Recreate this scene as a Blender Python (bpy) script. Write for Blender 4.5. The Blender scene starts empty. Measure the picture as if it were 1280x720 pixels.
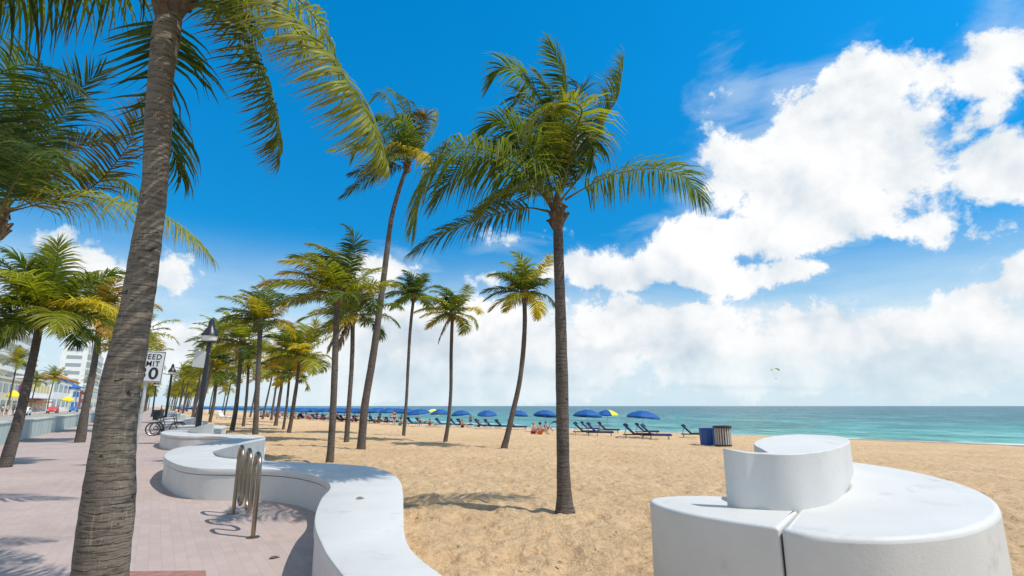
import bpy, bmesh, math, random
import numpy as np
from mathutils import Vector, Matrix
R = math.radians
C = bpy.context.scene.collection
scn = bpy.context.scene

# ------------------------------------------------------------------ camera geometry (photograph measured once, then everything stands in world metres)
FPX = 675.0
TP = math.atan(147.5 / FPX)
CT, ST = math.cos(TP), math.sin(TP)
EYE = 1.5
DV = np.array([-.541, .841])      # along the promenade
NV = np.array([.841, .541])       # from the promenade towards the sea

def ray(u, v):
    dx = (u - 640) / FPX; dy = (360 - v) / FPX
    return np.array([dx, CT - dy * ST, ST + dy * CT])
def Zp(u, v, z):
    r = ray(u, v); t = (z - EYE) / r[2]
    return np.array([r[0] * t, r[1] * t, z])
def Wy(u, v, Y):
    r = ray(u, v); t = Y / r[1]
    return np.array([r[0] * t, Y, EYE + r[2] * t])
def sn(s, n):
    return DV * s + NV * n
SEA = -1.3
SH_S = np.array([-400, -40, 14, 39, 72, 100, 160, 4000]); SH_N = np.array([70, 60, 53.7, 48, 36, 34, 34, 34])
def terrain(x, y):
    s = x * DV[0] + y * DV[1]; n = x * NV[0] + y * NV[1]
    ns = np.interp(s, SH_S, SH_N)
    f = (n - 5) / (ns - 5)
    return np.where(f > 0, SEA * np.minimum(f, 1.0) + np.where(f > 1, -(n - ns) * .045, 0), 0.0)
def G(u, v):
    r = ray(u, v); z = 0.0
    if r[2] >= -.004: r[2] = -.004
    for i in range(60):
        t = (z - EYE) / r[2]
        z = .5 * z + .5 * float(terrain(r[0] * t, r[1] * t))
    t = (z - EYE) / r[2]
    return np.array([r[0] * t, r[1] * t, z])

# ------------------------------------------------------------------ node helpers
def newmat(name):
    m = bpy.data.materials.new(name); m.use_nodes = True
    nt = m.node_tree
    b = nt.nodes['Principled BSDF']
    return m, nt, b
def N(nt, typ, **kw):
    n = nt.nodes.new(typ)
    for k, v in kw.items():
        if k.startswith('i_'):
            n.inputs[k[2:].replace('_', ' ')].default_value = v
        else:
            setattr(n, k, v)
    return n
def ramp(nt, src, stops):
    r = nt.nodes.new('ShaderNodeValToRGB')
    e = r.color_ramp.elements
    while len(e) < len(stops): e.new(.5)
    for el, (p, c) in zip(e, stops):
        el.position = p; el.color = (*c, 1)
    nt.links.new(src, r.inputs[0])
    return r.outputs[0]
def noise(nt, vec, scale, detail=4, rough=.55, dist=0):
    n = nt.nodes.new('ShaderNodeTexNoise')
    n.inputs['Scale'].default_value = scale; n.inputs['Detail'].default_value = detail
    n.inputs['Roughness'].default_value = rough; n.inputs['Distortion'].default_value = dist
    if vec is not None: nt.links.new(vec, n.inputs['Vector'])
    return n.outputs['Fac']
def mapping(nt, vec, scale=(1, 1, 1), rot=(0, 0, 0)):
    m = nt.nodes.new('ShaderNodeMapping')
    m.inputs['Scale'].default_value = scale; m.inputs['Rotation'].default_value = rot
    nt.links.new(vec, m.inputs['Vector'])
    return m.outputs[0]
def coord(nt, which='Object'):
    return nt.nodes.new('ShaderNodeTexCoord').outputs[which]
def worldpos(nt):
    return nt.nodes.new('ShaderNodeNewGeometry').outputs['Position']
def bump(nt, b, height, strength=.4, dist=.02):
    n = nt.nodes.new('ShaderNodeBump')
    n.inputs['Strength'].default_value = strength; n.inputs['Distance'].default_value = dist
    nt.links.new(height, n.inputs['Height']); nt.links.new(n.outputs[0], b.inputs['Normal'])
def mixc(nt, fac, a, c, mode='MIX'):
    m = nt.nodes.new('ShaderNodeMix'); m.data_type = 'RGBA'; m.blend_type = mode
    for sock, v in ((m.inputs[0], fac), (m.inputs[6], a), (m.inputs[7], c)):
        if hasattr(v, 'is_output'): nt.links.new(v, sock)
        elif isinstance(v, (int, float)): sock.default_value = v
        else: sock.default_value = (*v, 1)
    return m.outputs[2]
class E:
    """tiny arithmetic on shader sockets"""
    def __init__(s, nt, o): s.nt = nt; s.o = o
    def op(s, name, *a):
        n = s.nt.nodes.new('ShaderNodeMath'); n.operation = name
        for i, v in enumerate((s,) + a):
            if isinstance(v, E): s.nt.links.new(v.o, n.inputs[i])
            else: n.inputs[i].default_value = v
        return E(s.nt, n.outputs[0])
    def __add__(s, b): return s.op('ADD', b)
    def __sub__(s, b): return s.op('SUBTRACT', b)
    def __mul__(s, b): return s.op('MULTIPLY', b)
    def __truediv__(s, b): return s.op('DIVIDE', b)
    def max(s, b): return s.op('MAXIMUM', b)
    def min(s, b): return s.op('MINIMUM', b)
    def sqrt(s): return s.op('SQRT')
    def smooth(s, a, b):
        n = s.nt.nodes.new('ShaderNodeMapRange'); n.interpolation_type = 'SMOOTHSTEP'
        s.nt.links.new(s.o, n.inputs[0]); n.inputs[1].default_value = a; n.inputs[2].default_value = b
        n.inputs[3].default_value = 0; n.inputs[4].default_value = 1
        return E(s.nt, n.outputs[0])

def flat(name, col, rough=.6, metal=0, vary=.12, scale=6, bumpk=0):
    m, nt, b = newmat(name)
    p = coord(nt)
    f = noise(nt, p, scale, 5)
    lo = tuple(c * (1 - vary) for c in col); hi = tuple(min(1, c * (1 + vary)) for c in col)
    nt.links.new(ramp(nt, f, [(.3, lo), (.7, hi)]), b.inputs['Base Color'])
    b.inputs['Roughness'].default_value = rough; b.inputs['Metallic'].default_value = metal
    if bumpk: bump(nt, b, noise(nt, p, scale * 8, 4), bumpk, .01)
    return m

# ------------------------------------------------------------------ mesh helpers
def link(o, parent=None):
    C.objects.link(o)
    if parent is not None: o.parent = parent
    return o
def mk(name, verts, faces, mat, parent=None, smooth=True, angle=None, cols=None, uvs=None):
    me = bpy.data.meshes.new(name)
    me.from_pydata([tuple(map(float, v)) for v in verts], [], [tuple(f) for f in faces])
    if smooth: me.shade_smooth()
    if angle is not None: me.set_sharp_from_angle(angle=R(angle))
    if cols is not None:
        a = me.color_attributes.new('Col', 'FLOAT_COLOR', 'POINT')
        a.data.foreach_set('color', np.asarray(cols, dtype=np.float32).ravel())
    if uvs is not None:
        ul = me.uv_layers.new(name='UVMap')
        idx = np.empty(len(me.loops), dtype=np.int32); me.loops.foreach_get('vertex_index', idx)
        ul.data.foreach_set('uv', np.asarray(uvs, dtype=np.float32)[idx].ravel())
    if mat is not None: me.materials.append(mat)
    return link(bpy.data.objects.new(name, me), parent)
def mkq(name, verts, quads, mat, parent=None, cols=None, smooth=False):
    """fast path: numpy verts, quads"""
    me = bpy.data.meshes.new(name)
    nv, nf = len(verts), len(quads)
    me.vertices.add(nv); me.vertices.foreach_set('co', np.asarray(verts, np.float32).ravel())
    me.loops.add(nf * 4); me.loops.foreach_set('vertex_index', np.asarray(quads, np.int32).ravel())
    me.polygons.add(nf); me.polygons.foreach_set('loop_start', np.arange(nf, dtype=np.int32) * 4)
    me.update(calc_edges=True)
    if cols is not None:
        a = me.color_attributes.new('Col', 'FLOAT_COLOR', 'POINT')
        a.data.foreach_set('color', np.asarray(cols, np.float32).ravel())
    if smooth: me.shade_smooth()
    if mat is not None: me.materials.append(mat)
    return link(bpy.data.objects.new(name, me), parent)
def tag(o, label=None, cat=None, group=None, kind=None):
    if label: o['label'] = label
    if cat: o['category'] = cat
    if group: o['group'] = group
    if kind: o['kind'] = kind
    return o
def thing(name, label, cat, loc=(0, 0, 0), rz=0, group=None):
    o = bpy.data.objects.new(name, None); link(o)
    o.location = tuple(map(float, loc)); o.rotation_euler = (0, 0, rz); o.empty_display_size = .2
    return tag(o, label, cat, group)
def kids(o): return [c for c in C.objects if c.parent == o]
def copy_tree(o, parent=None):
    c = o.copy(); link(c, parent)
    for ch in [k for k in list(o.children)]: copy_tree(ch, c)
    return c
def nrm(a): return a / (np.linalg.norm(a, axis=-1, keepdims=True) + 1e-9)
def catmull(P, n):
    P = np.asarray(P, float)
    Q = np.vstack([2 * P[0] - P[1], P, 2 * P[-1] - P[-2]])
    m = len(P) - 1
    # parametrise by chord length
    L = np.r_[0, np.cumsum(np.linalg.norm(np.diff(P, axis=0), axis=1))]
    tt = np.linspace(0, L[-1], n)
    i = np.clip(np.searchsorted(L, tt, 'right') - 1, 0, m - 1)
    u = ((tt - L[i]) / (L[i + 1] - L[i] + 1e-9))[:, None]
    p0, p1, p2, p3 = Q[i], Q[i + 1], Q[i + 2], Q[i + 3]
    return .5 * (2 * p1 + (p2 - p0) * u + (2 * p0 - 5 * p1 + 4 * p2 - p3) * u ** 2 + (3 * p1 - p0 - 3 * p2 + p3) * u ** 3)
def frames(P):
    T = np.gradient(P, axis=0); T = nrm(T)
    ref = np.array([0, 0, 1.]) if abs(T[0][2]) < .9 else np.array([1., 0, 0])
    A = np.cross(T, ref); A[np.linalg.norm(A, axis=1) < .05] = (0, 1, 0); A = nrm(A)
    for i in range(1, len(A)):
        a = A[i - 1] - T[i] * (A[i - 1] @ T[i]); A[i] = a / (np.linalg.norm(a) + 1e-9)
    return T, A, np.cross(T, A)
class MB:
    def __init__(s): s.v = []; s.f = []
    def add(s, V, Fs):
        o = len(s.v); s.v.extend([tuple(map(float, q)) for q in V]); s.f.extend([tuple(i + o for i in f) for f in Fs]); return s
    def box(s, c, size, rz=0, M=None):
        x, y, z = (k / 2 for k in size)
        V = np.array([(-x, -y, -z), (x, -y, -z), (x, y, -z), (-x, y, -z), (-x, -y, z), (x, -y, z), (x, y, z), (-x, y, z)])
        if rz:
            cc, ss = math.cos(rz), math.sin(rz)
            V = np.c_[V[:, 0] * cc - V[:, 1] * ss, V[:, 0] * ss + V[:, 1] * cc, V[:, 2]]
        if M is not None: V = np.array([M @ Vector(q) for q in V])
        return s.add(V + np.array(c), [(3, 2, 1, 0), (4, 5, 6, 7), (0, 1, 5, 4), (1, 2, 6, 5), (2, 3, 7, 6), (3, 0, 4, 7)])
    def tube(s, P, r, sides=8, caps=True):
        P = np.asarray(P, float); r = np.broadcast_to(np.asarray(r, float), (len(P),))
        T, A, B = frames(P)
        an = np.arange(sides) * 2 * math.pi / sides
        V = (P[:, None, :] + r[:, None, None] * (np.cos(an)[None, :, None] * A[:, None, :] + np.sin(an)[None, :, None] * B[:, None, :])).reshape(-1, 3)
        Fs = [(i * sides + j, i * sides + (j + 1) % sides, (i + 1) * sides + (j + 1) % sides, (i + 1) * sides + j) for i in range(len(P) - 1) for j in range(sides)]
        if caps: Fs += [tuple(range(sides))[::-1], tuple((len(P) - 1) * sides + j for j in range(sides))]
        return s.add(V, Fs)
    def lathe(s, prof, c=(0, 0, 0), sides=16, M=None):
        an = np.arange(sides) * 2 * math.pi / sides
        V = np.array([(r * math.cos(a), r * math.sin(a), z) for r, z in prof for a in an])
        if M is not None: V = np.array([M @ Vector(q) for q in V])
        Fs = [(i * sides + j, i * sides + (j + 1) % sides, (i + 1) * sides + (j + 1) % sides, (i + 1) * sides + j) for i in range(len(prof) - 1) for j in range(sides)]
        Fs += [tuple(range(sides))[::-1], tuple((len(prof) - 1) * sides + j for j in range(sides))]
        return s.add(V + np.array(c), Fs)
    def build(s, name, mat, parent=None, smooth=True, angle=35, bevel=0):
        o = mk(name, s.v, s.f, mat, parent, smooth, angle)
        if bevel:
            b = o.modifiers.new('bevel', 'BEVEL'); b.width = bevel; b.segments = 2; b.limit_method = 'ANGLE'; b.angle_limit = R(40)
        return o
def vnoise(x, y, seed=0):
    """value noise, numpy"""
    xi = np.floor(x).astype(np.int64); yi = np.floor(y).astype(np.int64)
    fx = x - xi; fy = y - yi; fx = fx * fx * (3 - 2 * fx); fy = fy * fy * (3 - 2 * fy)
    def h(a, b):
        k = (a * 374761393 + b * 668265263 + seed * 974711) & 0xffffffff
        k = ((k ^ (k >> 13)) * 1274126177) & 0xffffffff
        return ((k ^ (k >> 16)) & 0xffff) / 65535.0
    return (h(xi, yi) * (1 - fx) + h(xi + 1, yi) * fx) * (1 - fy) + (h(xi, yi + 1) * (1 - fx) + h(xi + 1, yi + 1) * fx) * fy

# ------------------------------------------------------------------ camera, sun, sky
cam = bpy.data.cameras.new('camera'); co = link(bpy.data.objects.new('camera', cam))
cam.sensor_width = 36; cam.lens = 36 * FPX / 1280; cam.clip_start = .05; cam.clip_end = 60000
co.location = (0, 0, EYE); co.rotation_euler = (R(90) + TP, 0, 0)
scn.camera = co
SUN_EL = R(57); SUN_DIR = np.array([.94 * math.cos(SUN_EL), -.34 * math.cos(SUN_EL), math.sin(SUN_EL)])
sl = bpy.data.lights.new('sun', 'SUN'); sl.energy = SUN_STRENGTH = 3.5; sl.angle = R(.5); sl.color = (1, .955, .88)
so = link(bpy.data.objects.new('sun', sl))
so.rotation_euler = Vector(-SUN_DIR).to_track_quat('-Z', 'Y').to_euler()
so.location = (0, 0, 30)
scn.view_settings.view_transform = 'Standard'; scn.view_settings.look = 'None'
scn.view_settings.exposure = .24; scn.view_settings.gamma = 1
try: scn.view_settings.use_curve_mapping = False
except Exception: pass
scn.cycles.max_bounces = 6; scn.cycles.diffuse_bounces = 3; scn.cycles.transparent_max_bounces = 4
scn.cycles.caustics_reflective = False; scn.cycles.caustics_refractive = False
scn.cycles.use_denoising = True

def azel(u, v):
    r = ray(u, v); r = r / np.linalg.norm(r)
    return math.atan2(r[0], r[1]), math.asin(r[2])
def build_world():
    w = bpy.data.worlds.new('World'); scn.world = w; w.use_nodes = True
    nt = w.node_tree; bg = nt.nodes['Background']
    sky = N(nt, 'ShaderNodeTexSky', sky_type='NISHITA', sun_disc=False)
    sky.sun_elevation = SUN_EL; sky.sun_rotation = math.atan2(SUN_DIR[0], SUN_DIR[1])
    sky.air_density = 1.0; sky.dust_density = .3; sky.ozone_density = 3.0; sky.altitude = 0
    hs = N(nt, 'ShaderNodeHueSaturation', i_Saturation=1.42, i_Value=1.0, i_Hue=.483)
    nt.links.new(sky.outputs[0], hs.inputs['Color'])
    STR = .1
    dirv = coord(nt, 'Generated')
    sep = N(nt, 'ShaderNodeSeparateXYZ'); nt.links.new(dirv, sep.inputs[0])
    X, Y, Z = (E(nt, sep.outputs[i]) for i in range(3))
    az = X.op('ARCTAN2', Y); el = Z.op('ARCSINE')
    # warp the layout a little so that the banks are not ellipses
    wa = E(nt, noise(nt, dirv, 3.2, 3)); wb = E(nt, noise(nt, mapping(nt, dirv, (1, 1, 1), (1.1, .4, 2)), 3.2, 3))
    azw = az + (wa - .5) * .09; elw = el + (wb - .5) * .07
    def field(blobs, extra=()):
        M = None
        for a0, e0, sa, se in extra:
            da = (az - a0).op('WRAP', math.pi, -math.pi)
            dd = ((da * (1 / sa)).op('POWER', 2.0) + ((el - e0) * (1 / se)).op('POWER', 2.0)).sqrt()
            k = E.__mul__(dd, -1.0) + 1.0
            M = k if M is None else M.max(k)
        for b in blobs:
            cx, cy, rx, ry = b[:4]
            a0, e0 = azel(cx, cy); a1, _ = azel(cx - rx, cy); a2, _ = azel(cx + rx, cy); _, e1 = azel(cx, cy - ry); _, e2 = azel(cx, cy + ry)
            sa = (a2 - a1) / 2; se = (e1 - e2) / 2
            tl = b[4] if len(b) > 4 else 0
            dx = (azw - a0); dyv = (elw - e0) - dx * tl
            dd = ((dx * (1 / sa)).op('POWER', 2.0) + (dyv * (1 / se)).op('POWER', 2.0)).sqrt()
            k = (E.__mul__(dd, -1.0) + 1.0) * min(1.0, math.sqrt(sa * se) / .125)
            M = k if M is None else M.max(k)
        return M
    big = [(1005, 205, 175, 105), (1060, 125, 95, 72), (985, 140, 70, 55), (925, 215, 95, 80), (1105, 200, 105, 95), (1190, 178, 100, 24, .35),
           (1020, 275, 170, 60), (1150, 285, 90, 38), (905, 290, 150, 40), (850, 325, 110, 46), (790, 345, 90, 26), (700, 335, 70, 22),
           (908, 116, 44, 40), (980, 330, 90, 30),
           (1262, 58, 84, 60), (1185, 88, 36, 20), (1245, 208, 88, 50),
           (745, 405, 75, 42), (720, 450, 150, 52), (880, 445, 150, 46), (1010, 420, 120, 66), (1120, 425, 150, 62), (1240, 420, 110, 68),
           (1230, 365, 150, 26, .22), (1000, 450, 420, 60), (800, 420, 170, 60), (1270, 330, 80, 20, .2),
           (215, 352, 105, 46), (130, 335, 100, 40), (485, 335, 85, 25), (640, 300, 55, 18), (330, 400, 80, 26), (590, 390, 60, 30), (600, 345, 60, 18),
           (530, 435, 200, 48), (400, 468, 340, 42), (270, 440, 200, 44), (620, 485, 300, 26), (-300, 300, 260, 120), (1600, 250, 180, 140), (1500, 420, 260, 70)]
    M = field(big, [(2.6, .75, .8, .4), (-2.3, .6, .7, .4), (0, 1.5, 9, .36), (1.9, .9, .5, .3)])  # second list: unseen clouds overhead and behind, added to whiten the ambient fill
    n1 = E(nt, noise(nt, dirv, 6.5, 14, .63, .15))
    dens = M * .85 + (n1 - .5) * 2.35 + .045
    alpha = dens.smooth(.05, .30) * (el.smooth(-.01, .10) * .55 + .45)
    # thin wisps near the banks
    n2 = E(nt, noise(nt, mapping(nt, dirv, (1, 1, 3.2)), 5.5, 9, .62, .6))
    wisp = ((M + .42) * .9 + (n2 - .5) * 1.9).smooth(.2, 1.0) * .42
    # pale veil of humid air low over the sea
    veil = (el * -1.0 + .31).smooth(0.0, .27) 
    n3 = E(nt, noise(nt, mapping(nt, dirv, (1, 1, 4)), 5, 7, .6))
    veil = (veil * (n3 * 1.6 + .5)).min(.96)
    a = alpha.max(wisp).max(veil)
    # cloud relief: density against the density a little nearer to the sun
    off = N(nt, 'ShaderNodeVectorMath', operation='ADD'); nt.links.new(dirv, off.inputs[0]); off.inputs[1].default_value = (.022, -.004, .032)
    n1b = E(nt, noise(nt, off.outputs[0], 6.5, 14, .63, .15))
    low = E(nt, noise(nt, dirv, 4.5, 4, .5)); lowb = E(nt, noise(nt, off.outputs[0], 4.5, 4, .5))
    lit = ((n1 - n1b) * 1.5 + (low - lowb) * 2.3 + .74)
    thick = dens.smooth(.25, 1.25)
    lit = (lit - (thick * (el * -1.0 + .5).smooth(.1, .5)) * .28).max(0).min(1)
    st = field([(900, 488, 330, 6), (1010, 400, 90, 10), (770, 437, 90, 16), (640, 470, 120, 14)])
    lit = lit - (st + (n3 - .5) * .8).smooth(0, .7) * .38
    cr = ramp(nt, lit.max(0).o, [(0, (.42, .51, .60)), (.42, (.60, .665, .72)), (.72, (.77, .79, .81)), (1, (.88, .88, .875))])
    veilcol = (.55, .68, .77)
    vis = mixc(nt, alpha.max(wisp * .6).o, veilcol, cr)
    sc_ = N(nt, 'ShaderNodeVectorMath', operation='SCALE'); sc_.inputs['Scale'].default_value = STR
    tint = mixc(nt, 1.0, hs.outputs[0], (SKYT[0], SKYT[1], SKYT[2]), 'MULTIPLY')
    nt.links.new(tint, sc_.inputs[0])
    damp = ramp(nt, el.max(0).o, [(0, (.62, .62, .66)), (.22, (.60, .58, .66)), (.55, (.98, .90, .94)), (.8, (1, 1, 1))])
    skyc = mixc(nt, 1.0, sc_.outputs[0], damp, 'MULTIPLY')
    vis = mixc(nt, 1.0, vis, ramp(nt, (el * .6).max(0).o, [(.40, (1, 1, 1)), (.62, (.5, .5, .5))]), 'MULTIPLY')
    fin = mixc(nt, a.o, skyc, vis)
    up = N(nt, 'ShaderNodeVectorMath', operation='SCALE'); up.inputs['Scale'].default_value = 1 / STR
    nt.links.new(fin, up.inputs[0]); nt.links.new(up.outputs[0], bg.inputs['Color'])
    bg.inputs['Strength'].default_value = STR
    w.cycles.sampling_method = 'MANUAL'; w.cycles.sample_map_resolution = 512
SKYT = (.34, 1.66, 1.86)
build_world()

# ------------------------------------------------------------------ materials
def m_sand():
    m, nt, b = newmat('sand')
    p = worldpos(nt)
    a = noise(nt, p, .35, 4); c = noise(nt, p, 9, 6, .7)
    g = noise(nt, p, 160, 2)
    base = ramp(nt, a, [(.3, (.70, .46, .25)), (.7, (.82, .565, .325))])
    base = mixc(nt, E(nt, c).smooth(.42, .66).o, base, (.40, .26, .14), 'MIX')
    mm = mixc(nt, .45, ramp(nt, a, [(.3, (.70, .465, .255)), (.7, (.82, .575, .335))]), base)
    # wet band by the water line and scattered specks of shell and weed
    sep = N(nt, 'ShaderNodeSeparateXYZ'); nt.links.new(p, sep.inputs[0])
    wet = (E(nt, sep.outputs[2]) * -1.0).smooth(1.17, 1.28)
    sp = E(nt, noise(nt, p, 14, 2, .4)).smooth(.70, .74)
    mm = mixc(nt, (sp * .55).o, mm, (.17, .11, .06))
    mm = mixc(nt, (wet * .8).o, mm, (.33, .25, .16))
    nt.links.new(mm, b.inputs['Base Color'])
    b.inputs['Roughness'].default_value = .95; b.inputs['Specular IOR Level'].default_value = .15
    h = E(nt, noise(nt, p, 5, 5, .6)) * 1.0 + E(nt, g) * .12 + E(nt, noise(nt, p, 28, 3)) * .3
    bump(nt, b, h.o, .9, .15)
    return m
M_SAND = m_sand()
def m_trunk(name, lo, hi, scar):
    m, nt, b = newmat(name)
    p = coord(nt)
    fine = noise(nt, mapping(nt, p, (7, 7, 62)), 1.0, 5, .7)        # narrow rings
    vert = noise(nt, mapping(nt, p, (60, 60, 7)), 1.0, 4, .6)       # fissures
    big = noise(nt, p, 1.6, 5, .6)
    ringw = N(nt, 'ShaderNodeTexWave', wave_type='BANDS', bands_direction='Z'); ringw.inputs['Scale'].default_value = 5.6
    ringw.inputs['Distortion'].default_value = 2.2; ringw.inputs['Detail'].default_value = 3; ringw.inputs['Detail Scale'].default_value = 2.5
    nt.links.new(p, ringw.inputs['Vector'])
    rw = E(nt, ringw.outputs['Fac'])
    base = ramp(nt, big, [(.25, lo), (.75, hi)])
    base = mixc(nt, (E(nt, fine).smooth(.46, .66) * .85).o, base, scar)
    base = mixc(nt, (E(nt, vert).smooth(.55, .75) * .5).o, base, tuple(k * 1.6 for k in hi))
    base = mixc(nt, (rw.smooth(.80, 1.0) * E(nt, noise(nt, p, 7, 3)).smooth(.42, .62) * .5).o, base, scar)
    hole = E(nt, noise(nt, mapping(nt, p, (11, 11, 16)), 1.0, 1)).smooth(.72, .76)
    base = mixc(nt, (hole * .85).o, base, tuple(k * .5 for k in scar))
    nt.links.new(base, b.inputs['Base Color'])
    b.inputs['Roughness'].default_value = .9; b.inputs['Specular IOR Level'].default_value = .2
    h = E(nt, fine) * .55 + E(nt, vert) * .35 - rw.smooth(.8, 1.0) * .25 - hole * .5
    bump(nt, b, h.o, .8, .022)
    return m
M_TRUNK = m_trunk('palm_bark', (.095, .076, .064), (.17, .142, .12), (.04, .031, .027))
M_TRUNKN = m_trunk('palm_bark_grey', (.125, .10, .08), (.26, .22, .165), (.05, .038, .03))
def m_leaf():
    m, nt, b = newmat('palm_leaf')
    at = N(nt, 'ShaderNodeAttribute', attribute_name='Col')
    col = mixc(nt, .35, at.outputs['Color'], ramp(nt, noise(nt, worldpos(nt), 2.0, 3), [(.3, (.6, .6, .6)), (.7, (1.5, 1.5, 1.4))]), 'MULTIPLY')
    nt.links.new(col, b.inputs['Base Color'])
    b.inputs['Roughness'].default_value = .5; b.inputs['Specular IOR Level'].default_value = .3
    tr = N(nt, 'ShaderNodeBsdfTranslucent')
    nt.links.new(mixc(nt, 1.0, col, (1.7, 1.75, .8), 'MULTIPLY'), tr.inputs['Color'])
    mx = N(nt, 'ShaderNodeMixShader'); mx.inputs[0].default_value = .44
    nt.links.new(b.outputs[0], mx.inputs[1]); nt.links.new(tr.outputs[0], mx.inputs[2])
    nt.links.new(mx.outputs[0], nt.nodes['Material Output'].inputs['Surface'])
    return m
M_LEAF = m_leaf()
M_BOOT = flat('palm_fibre', (.13, .085, .05), .9, 0, .5, 14, .6)
def m_white():
    m, nt, b = newmat('white_painted_concrete')
    p = worldpos(nt)
    f = noise(nt, p, 1.3, 5); g = noise(nt, p, 7, 6, .7)
    base = ramp(nt, f, [(.3, (.565, .555, .53)), (.7, (.64, .63, .605))])
    st = E(nt, g).smooth(.46, .68) * E(nt, noise(nt, p, 1.7, 3)).smooth(.52, .62)
    base = mixc(nt, (st * .40).o, base, (.36, .34, .30))
    drip = E(nt, noise(nt, mapping(nt, p, (11, 11, .8)), 1.0, 4)).smooth(.60, .8) * .24
    base = mixc(nt, drip.o, base, (.42, .40, .37))
    nt.links.new(base, b.inputs['Base Color'])
    b.inputs['Roughness'].default_value = .55; b.inputs['Specular IOR Level'].default_value = .35
    bump(nt, b, noise(nt, p, 45, 5, .65), .22, .008)
    return m
M_WHITE = m_white()
M_GROOVE = flat('dark_joint', (.06, .055, .055), .9)
def m_paver():
    m, nt, b = newmat('pink_pavers')
    uv = coord(nt, 'UV')
    br = N(nt, 'ShaderNodeTexBrick', i_Scale=1.0)
    br.offset = .5; br.inputs['Brick Width'].default_value = .22; br.inputs['Row Height'].default_value = .11
    br.inputs['Mortar Size'].default_value = .004; br.inputs['Mortar Smooth'].default_value = .3
    br.inputs['Color1'].default_value = (.47, .375, .34, 1); br.inputs['Color2'].default_value = (.43, .34, .31, 1); br.inputs['Mortar'].default_value = (.415, .312, .288, 1)
    nt.links.new(uv, br.inputs['Vector'])
    f = noise(nt, uv, .55, 6, .65)
    col = mixc(nt, .75, br.outputs['Color'], ramp(nt, f, [(.28, (.80, .77, .74)), (.5, (.97, .96, .94)), (.72, (1.12, 1.1, 1.06))]), 'MULTIPLY')
    st = E(nt, noise(nt, uv, 3.5, 5, .7)).smooth(.60, .76) * .45
    col = mixc(nt, st.o, col, (.25, .19, .17))
    nt.links.new(col, b.inputs['Base Color'])
    b.inputs['Roughness'].default_value = .8; b.inputs['Specular IOR Level'].default_value = .3
    bump(nt, b, noise(nt, uv, 9, 6, .7), .35, .012)
    return m
M_PAVER = m_paver()
M_PAVER_RED = flat('red_paver_band', (.33, .16, .125), .8, 0, .25, 9, .3)
M_STEEL = flat('brushed_steel', (.33, .27, .20), .30, 1, .12, 30)
M_BLACK = flat('black_painted_metal', (.018, .02, .024), .38, 0, .2, 8)
M_BLKRUB = flat('black_rubber', (.02, .02, .02), .75)
M_NAVY = flat('navy_canvas', (.008, .018, .065), .75, 0, .25, 12)
M_BLUE = flat('blue_canvas', (.004, .085, .30), .7, 0, .2, 5)
M_ROYAL = flat('royal_blue_plastic', (.008, .07, .30), .45, 0, .2, 5)
M_YEL = flat('yellow_canvas', (.78, .66, .03), .7, 0, .12, 5)
M_GREENC = flat('green_canvas', (.05, .38, .18), .7)
M_TEALC = flat('teal_canvas', (.02, .22, .30), .7)
M_WHITEC = flat('white_canvas', (.75, .75, .72), .7, 0, .08)
M_ALU = flat('pale_metal', (.55, .56, .57), .4, .6, .1)
M_GREY = flat('grey_plastic', (.34, .33, .31), .6, 0, .15)
M_SIGN = flat('sign_white', (.80, .81, .81), .4, 0, .04)
M_SIGNBACK = flat('sign_panel_grey', (.56, .57, .54), .5, 0, .06)
M_GALV = flat('galvanised_post', (.48, .48, .46), .5, .3, .15, 10)
M_LETTER = flat('sign_black', (.015, .015, .017), .5)
M_DRIFT = flat('dead_leaf', (.07, .045, .03), .85)
# ------------------------------------------------------------------ wave wall outline in (s, n): measured along the promenade / across it
PER = 11.8
IN_NEAR = [(2.0, 1.14), (2.6, 1.07), (3.2, 1.05), (3.99, 1.10), (4.40, 1.15), (5.04, 1.25), (5.70, 1.41), (6.53, 1.67), (7.22, 1.94), (7.91, 2.08)]
IN_MOD = [(8.5, 2.10), (9.25, 1.98), (9.80, 1.74), (10.12, 1.45), (10.32, 1.12), (10.72, .70), (11.50, .44), (12.93, .27), (13.99, .27), (15.5, .42), (16.65, .80), (17.39, 1.19), (18.33, 1.62), (19.4, 1.98)]
OUT_NEAR = [(2.0, 1.50), (2.6, 1.55), (3.2, 1.58), (3.82, 1.64), (4.39, 1.80), (5.25, 2.13), (6.48, 2.61), (7.45, 2.95), (8.41, 3.16)]
OUT_MOD = [(9.28, 3.17), (9.95, 2.89), (10.62, 2.43), (11.1, 2.02), (11.6, 1.84), (13.0, 2.05), (14.76, 2.36), (17.41, 2.72), (19.2, 3.0)]
def mid_n(s):
    """line inside the wall: paving on one side, sand on the other"""
    s = np.asarray(s, float)
    sm = np.where(s < 8.4, s, 8.4 + np.mod(s - 8.4, PER))
    ii = np.array(IN_NEAR + IN_MOD + [(8.5 + PER, 2.10)]); oo = np.array(OUT_NEAR + OUT_MOD + [(8.41 + PER, 3.16)])
    return .5 * np.interp(sm, ii[:, 0], ii[:, 1]) + .5 * np.interp(sm, oo[:, 0], oo[:, 1])

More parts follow.
